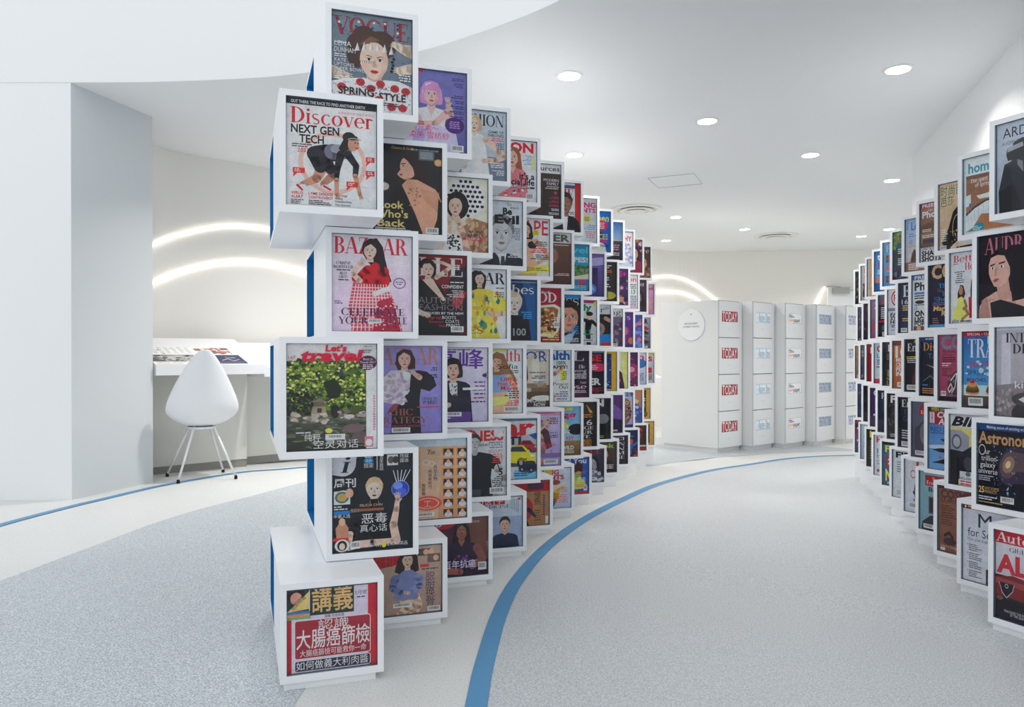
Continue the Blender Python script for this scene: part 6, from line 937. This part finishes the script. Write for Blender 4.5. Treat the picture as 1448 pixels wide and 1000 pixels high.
NEWS.R(76,0,150,46,(216,214,210)); NEWS.R(84,10,112,24,(140,100,86)); NEWS.R(114,6,144,20,(120,92,80)); NEWS.R(90,26,142,42,(110,96,90)); NEWS.dots(86,8,142,42,40,2,5,[(190,150,130),(70,60,60),(206,90,90),(226,220,214)],96); NEWS.R(76,48,150,96,(38,42,70)); NEWS.R(76,48,104,70,(70,96,140)); NEWS.dots(80,52,100,68,12,2,5,[(190,190,196),(180,80,60),(60,60,60)],97); NEWS.T('Tender',122,66,6,(226,226,232),w=18); NEWS.S([(112,78,.8),(124,70,.8),(130,82,.8),(142,74,.8)],(206,206,220)); NEWS.R(90,88,146,89,(160,160,180))
bake_texts()

# ------------------------------------------------------------------ display boxes and magazines
HB_, BW, EDGE, BOT = .30, .250, .0155, .0185
def box_meshes(h, D, recess, tagname):
    W = BW; e = EDGE; b0 = BOT; xi = W-.0125; yk = .325
    out = {}
    b = MB(); x0, x1, z0, z1 = e, W-e, b0, h-e
    b.quad((0,0,0),(W,0,0),(W,0,z0),(0,0,z0)); b.quad((0,0,z1),(W,0,z1),(W,0,h),(0,0,h)); b.quad((0,0,z0),(x0,0,z0),(x0,0,z1),(0,0,z1)); b.quad((x1,0,z0),(W,0,z0),(W,0,z1),(x1,0,z1))
    pl = [(0,0),(W,0),(W,yk),(xi,yk),(xi,D),(0,D)] if D > yk+.05 else [(0,0),(W,0),(W,D),(0,D)]
    n = len(pl)
    b.add([(x,y,h) for x,y in pl], [tuple(range(n))]); b.add([(x,y,0) for x,y in pl], [tuple(range(n-1,-1,-1))])
    for i in range(1, n-1):
        (ax,ay),(bx,by) = pl[i], pl[i+1]; b.quad((ax,ay,0),(bx,by,0),(bx,by,h),(ax,ay,h))
    if recess:
        r0, r1, q = .55*D, .975*D, .015
        for ya, yb, za, zb in ((0,r0,0,h),(r1,D,0,h),(r0,r1,0,q),(r0,r1,h-q,h)): b.quad((0,yb,za),(0,ya,za),(0,ya,zb),(0,yb,zb))
        l = MB(); xd = W-.03
        l.quad((0,r0,q),(0,r1,q),(xd,r1,q),(xd,r0,q)); l.quad((0,r0,h-q),(xd,r0,h-q),(xd,r1,h-q),(0,r1,h-q)); l.quad((0,r0,q),(xd,r0,q),(xd,r0,h-q),(0,r0,h-q)); l.quad((0,r1,q),(0,r1,h-q),(xd,r1,h-q),(xd,r1,q)); l.quad((xd,r0,q),(xd,r1,q),(xd,r1,h-q),(xd,r0,h-q))
        out['shelf_lining'] = l.mesh('shelf_lining', M['blue'])
    else: b.quad((0,D,0),(0,0,0),(0,0,h),(0,D,h))
    out['body'] = b.mesh('body', M['box'])
    t = MB(); d = .018
    t.quad((x0,0,z0),(x1,0,z0),(x1,d,z0),(x0,d,z0)); t.quad((x0,0,z1),(x0,d,z1),(x1,d,z1),(x1,0,z1)); t.quad((x0,0,z0),(x0,d,z0),(x0,d,z1),(x0,0,z1)); t.quad((x1,0,z0),(x1,0,z1),(x1,d,z1),(x1,d,z0)); t.quad((x0,d,z0),(x1,d,z0),(x1,d,z1),(x0,d,z1))
    out['mount_tray'] = t.mesh('mount_tray', M['tray'])
    g = MB(); g.box(x0+.0003,.002,z0+.0003,x1-.0003,.0035,z1-.0003); out['pane'] = g.mesh('pane', M['glass'])
    for nm, me in out.items():         # the boxes lean two degrees in plan
        if nm in ('body','shelf_lining') and recess:
            for v in me.vertices: v.co.x -= v.co.y*math.tan(.0342)
    return out
def chain(P0, phi, kap, s, n):
    pts = [Vector(P0)]; th = phi; hs = [phi]
    for k in range(n):
        pts.append(pts[-1]+Vector((math.cos(th+kap/4), math.sin(th+kap/4)))*(s/2)); th += kap/2; hs.append(th)
    return pts, hs
BM = {'L': box_meshes(HB_-.002,.6366,True,'L'), 'L6': box_meshes(.245-.002,.6366,True,'L6'), 'R': box_meshes(HB_-.002,.335,False,'R')}
page_me = {}
ORD = ['first','second','third','fourth','fifth','sixth','seventh','eighth','ninth','tenth','eleventh','twelfth','thirteenth']
def place_box(side, row, idx, P, th, ztop, key, cv):
    h = .243 if key == 'L6' else .298
    zb = CAMZ+ztop-h-.001
    last = (side == 'L' and row == 6) or (side == 'R' and row == 5)
    root = empty('display_box', (P.x, P.y, zb), th)
    wall = 'left' if side == 'L' else 'right'
    far = idx >= 5
    loc = f', {ORD[idx]} in {ORD[row-1]} row of {wall} wall'
    nd = len(cv.d.split())
    short = ' '.join(cv.d.replace(',', '').split()[:4])
    lab_b = f'white display box around {cv.d} cover' if not far else f'white box{loc}, {short}'
    tag(root, lab_b, 'display box', f'boxes of the {wall} magazine wall')
    for nm, me in BM[key].items(): link(nm, me, root)
    if last:
        b = MB(); q = .009; D = .6366 if side == 'L' else .335
        cs, sn = math.cos(th), math.sin(th); lo = min(fz(P.x+x*cs-y*sn, P.y+x*sn+y*cs) for x in (0,BW) for y in (0,D))-zb-.002
        b.box(q,q,lo,BW-q-.01,D-q,0); b.build('plinth', M['box'], root)
    # the magazine behind the glass
    sc = .00217; w, hh = cv.W*sc, cv.H*sc*.99
    ox, oz = EDGE+(BW-2*EDGE-w)/2, BOT+.0012; yf = .0100
    cs, sn = math.cos(th), math.sin(th)
    k = (round(w,4), round(hh,4))
    if k not in page_me:
        b = MB(); b.box(0,0,0,w,.0045,hh); page_me[k] = b.mesh('magazine', M['paper'])
    m = link('magazine', page_me[k]); m.location = (P.x+ox*cs-yf*sn, P.y+ox*sn+yf*cs, zb+oz); m.rotation_euler = (0,0,th)
    lab_m = f'magazine whose cover shows {cv.d}' if not far else f'magazine{loc}, {short}'
    tag(m, lab_m, 'magazine', f'magazines of the {wall} wall')
    a, t = cover_meshes(cv, sc, 'cover')
    if a: link('cover_picture', a, m)
    if t: link('cover_lettering', t, m)
    return root
lpts, lth = chain((-.3236,1.8564), 1.2553, -.0026, .4071, 26)
rpts, rth = chain((1.4289,2.2086), 1.2305, -.0003, .4012, 26)
FIRST = {}
for row in range(1, 7):
    for i, cv in enumerate(LW[row-1]):
        k = 2*i+(1 if row in (1,3,5) else 0); th = lth[k]-.9382
        P = lpts[k]-Vector((math.cos(th), math.sin(th)))*BW
        o = place_box('L', row, i, P, th, .0485-(row-4)*HB_, 'L6' if row == 6 else 'L', cv)
        if i == 0: FIRST[row] = (P, th, CAMZ+.0485-(row-4)*HB_-.299)
for row in range(1, 6):
    for i, cv in enumerate(RWALL[row-1]):
        k = 2*i+(1 if row in (2,4) else 0); th = rth[k]-2.3722
        place_box('R', row, i, rpts[k], th, .103-(row-3)*HB_, 'R', cv)
# things kept in the blue shelf holes
def inbox(row, x, y, z):
    P, th, zb = FIRST[row]; return Vector((P.x+x*math.cos(th)-y*math.sin(th), P.y+x*math.sin(th)+y*math.cos(th), zb+z))
b = MB()
for k in range(9):
    pts = []; n = 9
    x = .008+k*.006
    for j in range(n):
        zz = .008*j*1.0; pts.append((x+.006*math.sin(j*1.3+k), .0, zz))
    vs_ = [(px, .0+.01*math.sin(j+k*2), pz) for j,(px,py,pz) in enumerate(pts)]+[(px+.004, .055+.012*math.sin(j*1.7+k), pz) for j,(px,py,pz) in enumerate(pts)]
    b.add(vs_, [(j,j+1,n+j+1,n+j) for j in range(n-1)])
o = b.build('paper_bundle', M['paper'], smooth=True, fix=False); md = o.modifiers.new('thick','SOLIDIFY'); md.thickness = .0015
o.location = inbox(3, .0, .355, .016); o.rotation_euler = (0,0,FIRST[3][1])
tag(o, 'crumpled white paper bundle in the blue shelf hole', 'paper')
b = MB(); b.box(0,0,0,.12,.16,.012); b.box(.004,-.002,.002,.122,.162,.010)
o = b.build('booklet', M['paper']); o.location = inbox(5, .03, .38, .0155); o.rotation_euler = (0,0,FIRST[5][1]+.15); tag(o, 'white booklet lying in the lowest visible blue hole', 'booklet')

# ------------------------------------------------------------------ newspaper cabinets
def cabinet(k, lab):
    x = 2.148+.4215*k; y = 7.64+.2025*k; th = math.atan2(.255,.293); w = .437; d = .74 if k == 0 else .62
    z0 = -.19; H = 1.402+.19
    root = empty('newspaper_cabinet', (x,y,z0), th); tag(root, lab, 'cabinet', 'newspaper cabinets')
    b = MB(); b.box(0,.0124,.045,w,d,H); b.build('body', M['cab'], root)
    b = MB(); b.box(.012,.03,.0,w-.012,d-.03,.045); b.build('plinth', M['cab'], root)
    hh = (H-.05)/4; dm = MB(); dm.box(.006,0,0,w-.05,.0117,hh-.009); dme = dm.mesh('drawer_front', M['cab'])
    cf = MB(); cf.box(.002,.0118,.048,w-.002,.0124,H-.002); cf.build('gap_shade_sheet', M['gap'], root)  # thin grey sheet that paints shade into the gaps between drawers
    fr = MB(); fr.box(w-.044,.004,.05,w-.002,.0118,H-.003); fr.build('side_stile', M['cab'], root)
    a, t = cover_meshes(LOGO[k], .0026, 'logo'); _, dt = None, None
    da, _ = cover_meshes(DOTS, .0012, 'dots')
    lw = .26
    for j in range(4):
        dr = link('drawer_front', dme, root); dr.location = (0,0,.05+j*hh)
        for me, nm in ((a,'masthead_print'),(t,'masthead_lettering')):
            if me: g = link(nm, me, dr); g.location = (.05,-.0004,hh*.42); g.scale = (1.13,1,.9)
        g = link('date_print', da, dr); g.location = (.17,-.0004,hh*.22)
    return root, th
names = ['white cabinet of four drawers with red mastheads','white cabinet of four drawers with pale blue mastheads','white cabinet whose mastheads have orange and navy words','white cabinet with slate grey mastheads, fourth along','rightmost white newspaper cabinet, half behind the right wall']
for k in range(5):
    r, th = cabinet(k, names[k])
    if k == 0:
        dz = MB(); pts = []
        # round sign on the long side panel
        sx, sy = r.location.x, r.location.y; sd = Vector((-math.sin(th), math.cos(th), 0)); nn = Vector((-math.cos(th), -math.sin(th), 0))
        ry = ray(978,459.6); P0 = Vector((sx, sy, 0)); t = (P0.dot(nn))/(Vector((ry.x,ry.y,0)).dot(nn)); cpt = Vector((ry.x*t, ry.y*t, CAMZ+ry.z*t))
        R_ = .168
        dz.lathe([(R_,0),(R_,.008),(R_-.003,.010)], 40)
        sg = dz.build('round_sign', M['box']); sg.rotation_euler = (math.pi/2, 0, math.atan2(nn.y, nn.x)+math.pi/2); sg.location = cpt+nn*.001
        tag(sg, 'round white plaque with small text on the cabinet side', 'sign')
        a_, t_ = cover_meshes(DISC, .00336, 'sign')
        for me, nm in ((a_,'fixing_dot'),(t_,'sign_lettering')):
            g = link(nm, me, sg); g.rotation_euler = (-math.pi/2,0,0); g.location = (-.168,-.168,.0104)

# ------------------------------------------------------------------ reading desks
def desk(A, u, n, L, z, lab, dep=.62, rise=.19, zf=0):
    th = math.atan2(u.y, u.x); root = empty('reading_desk', (A.x, A.y, zf), th); tag(root, lab, 'desk', 'slanted reading desks')
    s = 1 if Vector((-math.sin(th), math.cos(th))).dot(Vector((n.x,n.y))) > 0 else -1
    z -= zf
    b = MB(); pr = [(0,z-.068),(0,z),(.02,z),(dep,z+rise),(dep,z+rise-.03),(.34,z-.068)]; m = len(pr)
    b.add([(0,s*p[0],p[1]) for p in pr]+[(L,s*p[0],p[1]) for p in pr], [tuple(range(m)), tuple(range(2*m-1,m-1,-1))]+[(i,i+m,(i+1)%m+m,(i+1)%m) for i in range(m)])
    b.build('desk_top', M['desk'], root)
    b = MB(); b.box(.01,min(s*.345,s*.40),.05,L-.01,max(s*.345,s*.40),z-.06); b.build('front_panel', M['panel'], root)
    b = MB(); b.box(.01,min(s*.352,s*.40),-.01,L-.01,max(s*.352,s*.40),.05); b.build('kick_board', M['skirt'], root)
    b = MB(); b.box(.012,min(s*.39,s*.46),0,.032,max(s*.39,s*.46),z-.02); b.box(L-.032,min(s*.39,s*.46),0,L-.012,max(s*.39,s*.46),z-.02); b.build('support', M['panel'], root)
    return root, s, th
A = Vector((-1.745,5.26)); u = Vector((-.744,-.668)); n_ = Vector((-.668,.744))
DK, ds, dth = desk(A, u, n_, .745, .759, 'white slanted desk with newspapers behind the white chair')
desk(A+Vector((.744,.668))*.9+n_*.10, u, n_, .88, .735, 'white slanted desk right of the chair, behind the boxes')
desk(Vector((2.05,9.95)), Vector((-.62,-.785)), Vector((-.785,.62)), 1.2, .53, 'far white reading desk beside the newspaper cabinets', .45, .16, -.19)
# newspaper spread on the slope
a_, t_ = cover_meshes(NEWS, .0041, 'news')
sl = math.atan2(.19,.60)
b = MB(); b.box(-.004,-.0,-.004,.619,.0022,.398)
nw = b.build('newspaper', M['paper']); g = link('page_print', a_, nw); g.location = (0,-.0003,0)
if t_: g = link('page_lettering', t_, nw); g.location = (0,-.0003,0)
base = A-u*0+n_*.03+u*.742
nw.location = (base.x, base.y, .7655); nw.rotation_euler = (-(math.pi/2-sl), 0, math.atan2(-u.y,-u.x)-0.0)
tag(nw, 'open newspaper with grey photo and navy advert on desk', 'newspaper')

# ------------------------------------------------------------------ white drop-shaped chair
ch = empty('drop_chair', (-2.075,4.93,0), math.radians(118-90)); tag(ch, 'white teardrop-backed chair facing the slanted desk', 'chair')
prof = [(-.215,.858,.012),(-.212,.845,.038),(-.206,.81,.068),(-.196,.755,.102),(-.186,.69,.138),(-.176,.62,.172),(-.168,.55,.202),(-.160,.49,.220),(-.140,.43,.226),(-.10,.375,.222),(-.045,.348,.216),(.03,.344,.208),(.10,.350,.195),(.17,.366,.165),(.215,.385,.115),(.235,.398,.05)]
nv = 14; vs_ = []
for i, (py, pz, w) in enumerate(prof):
    a = prof[max(i-1,0)]; c_ = prof[min(i+1,len(prof)-1)]; tx, tz = c_[0]-a[0], c_[1]-a[1]; L = math.hypot(tx,tz) or 1
    ny, nz = -tz/L, tx/L           # points to the sitter's side (forward / up)
    curl = min(.5*w, .095)
    for j in range(nv+1):
        v = -1+2*j/nv; al = v*1.25
        vs_.append((w*math.sin(al)/math.sin(1.25), py+ny*curl*(1-math.cos(al))/(1-math.cos(1.25)), pz+nz*curl*(1-math.cos(al))/(1-math.cos(1.25))))
b = MB(); b.add(vs_, [(i*(nv+1)+j, i*(nv+1)+j+1, (i+1)*(nv+1)+j+1, (i+1)*(nv+1)+j) for i in range(len(prof)-1) for j in range(nv)])
o = b.build('shell', M['chair'], ch, smooth=True, fix=False)
md = o.modifiers.new('thick','SOLIDIFY'); md.thickness = .007; md.offset = 0
md = o.modifiers.new('round','SUBSURF'); md.levels = 1; md.render_levels = 2
ci, si = math.cos(-math.radians(28)), math.sin(-math.radians(28))
feet = [(252,684),(333.5,678),(315.5,669),(236.5,674.5)]
for fx, fy in feet:
    p = on_floor(fx, fy); dx, dy = p.x-ch.location.x, p.y-ch.location.y; X, Y = dx*ci-dy*si, dx*si+dy*ci
    tx, ty = X*.34, Y*.42
    b = MB(); b.tube([(tx,ty,.352),(X*.985,Y*.985,.022)], .0075, 10); lg = b.build('leg', M['leg'], ch, smooth=True)
    b = MB(); b.lathe([(.008,0),(.011,.002),(.011,.008),(.0085,.024)], 14, X, Y); b.build('foot_cap', M['black'], lg)
b = MB(); b.lathe([(.05,.330),(.09,.336),(.09,.347)], 24); b.build('seat_mount', M['leg'], ch)

# ------------------------------------------------------------------ light strips on the rear wall
def strip_light(px, lab):
    pts = spline([tuple(hit_rear(x, y, .018)) for x, y in px], 6)
    b = MB(); b.tube(pts, .010, 8); o = b.build('light_strip', M['led'], smooth=True); tag(o, lab, 'light strip', 'curved light strips on the rear wall')
strip_light([(196,354),(215,346),(250,332.5),(290,322.8),(325,319),(360,320.8),(395,327),(440,341),(480,360)], 'upper glowing arc on the wall above the chair')
strip_light([(196,408),(215,400),(250,386),(290,375),(325,370.5),(350,370),(390,374.5),(433,386),(475,404)], 'lower glowing arc on the wall above the chair')
strip_light([(880,404),(905,395.5),(926,391.6),(954,391.4),(983,402),(1012,424),(1022,436)], 'upper glowing arc above the cabinet with round sign')
strip_light([(880,420),(905,414.5),(930,412.2),(957.6,413),(977,419),(988,425.6),(998,436)], 'lower glowing arc above the cabinet with round sign')
strip_light([(1166,406),(1159,420),(1150,440)], 'short slanted glowing strip left of the far door')

# ------------------------------------------------------------------ far door
p0 = hit_rear(1169,500,.0); p1 = hit_rear(1262,500,.0); dv = (p1-p0); dv.z = 0; wd = dv.length; th = math.atan2(dv.y, dv.x)
zt = at_y(1169,407,p0.y).z; fl = -.19
dr = empty('door_1', (p0.x,p0.y,fl), th); struct(dr)
b = MB(); H = zt-fl; b.box(0,-.05,0,.05,.0,H); b.box(wd-.05,-.05,0,wd,.0,H); b.box(.05,-.05,H-.05,wd-.05,.0,H); b.build('door_frame', M['wall'], dr)
b = MB(); b.box(.053,-.035,.004,wd-.053,-.002,H-.053); b.build('door_leaf', M['wall'], dr)
b = MB(); b.tube([(wd-.12,-.035,.98),(wd-.12,-.07,.98),(wd-.24,-.07,.98)], .009, 8); b.build('door_handle', M['metal'], dr, smooth=True)
dc = empty('door_closer', (p0.x,p0.y,zt-.09), th); tag(dc, 'grey metal door closer on the far white door', 'door closer')
b = MB(); b.box(.06,-.10,0,.29,-.05,.085); b.build('closer_body', M['metal'], dc)
b = MB(); b.tube([(.175,-.075,.09),(.0,-.11,.10),(-.04,-.08,.10)], .007, 6); b.build('closer_arm', M['metal'], dc)
b = MB(); b.tube([(.29,-.08,.05),(.52,-.08,.05)], .006, 6); b.build('closer_rail', M['metal'], dc)

# ------------------------------------------------------------------ ceiling downlights, vents, hatch
lamps = [(805,107,'nearest downlight above the left magazine wall'),(1270,98,'nearest downlight above the right magazine wall'),(1000,171,'downlight over the middle of the aisle, second from front'),(1146,219,'downlight over the aisle right of centre'),(812,219,'downlight just above the left wall, second one back'),(1261,255,'downlight beside the corner of the right wall'),(955.5,307,'small downlight right of the near round vent'),(1053,324,'small downlight left of the far round vent'),(942,340,'farthest small downlight near the left wall end'),(1257,324,'far small downlight above the right wall end')]
def lamp(P, lab, k=1.0):
    r = empty('downlight', P); tag(r, lab, 'ceiling light', 'recessed ceiling downlights')
    b = MB(); n = 32; rr_ = [(.060,0),(.072,-.004),(.078,0)]
    b.lathe([(.0605,-.0005),(.0605,-.005),(.076,-.004),(.079,-.0002)], 32); b.build('ring', M['ring'], r, smooth=False)
    b = MB(); b.lathe([(.060,-.001),(.060,-.0055),(.04,-.0065)], 32); b.build('lens', M['lamp'], r)
    ld = bpy.data.lights.new('downlight_beam', 'AREA'); ld.shape = 'DISK'; ld.size = .11; ld.energy = LAMP_W*k; ld.color = (1, .965, .91); ld.spread = math.radians(135)
    lo = link('downlight_beam', ld, r); lo.location = (0,0,-.012)
for x, y, lab in lamps: lamp(on_z(x, y, CEIL), lab)
for P, k, lab in (((-1.1,4.95,CEIL),2.5,'added unseen downlight in the low ceiling above the white chair'),((-.5,6.3,CEIL),1.8,'added unseen downlight behind the left wall, over the far walkway'),((.7,7.9,CEIL),1.5,'added unseen downlight deep behind the left wall end'),((4.6,7.2,CEIL),1.0,'added unseen downlight over the space beyond the right wall'),((4.5,9.5,CEIL),1.6,'added downlight behind the newspaper cabinets')): lamp(Vector(P), lab, k)  # extra lamps added to brighten the rear walls and hidden space
def vent(x, y, R, lab):
    P = on_z(x, y, CEIL); r = empty('round_vent', P); tag(r, lab, 'air vent', 'round ceiling vents')
    for q0, q1, z in ((1.0,.74,-.010),(.66,.46,-.022),(.36,.0,-.030)):
        b = MB(); b.lathe([(R*q0,-.0005 if q0 == 1 else z+.004),(R*q0*.98,z-.002),(R*(q1+.03),z-.004),(R*max(q1,.01),z+.006)], 40); b.build('vent_cone', M['vent'], r, smooth=False)
    b = MB(); b.lathe([(R*.76,-.0004),(R*.76,-.002)], 40); b.build('vent_throat', M['slot'], r)
vent(900,295.5,.27,'round white air vent nearer the left magazine wall')
vent(1097,333,.27,'farther round white air vent above the cabinets')
b = MB(); h0, h1, h2 = on_z(916,252,CEIL-.0006), on_z(931,266,CEIL-.0006), on_z(993,260,CEIL-.0006)
b.tube([h0,h1,h2,h0+h2-h1,h0], .0025, 4); struct(b.build('trim_3', M['gap']))
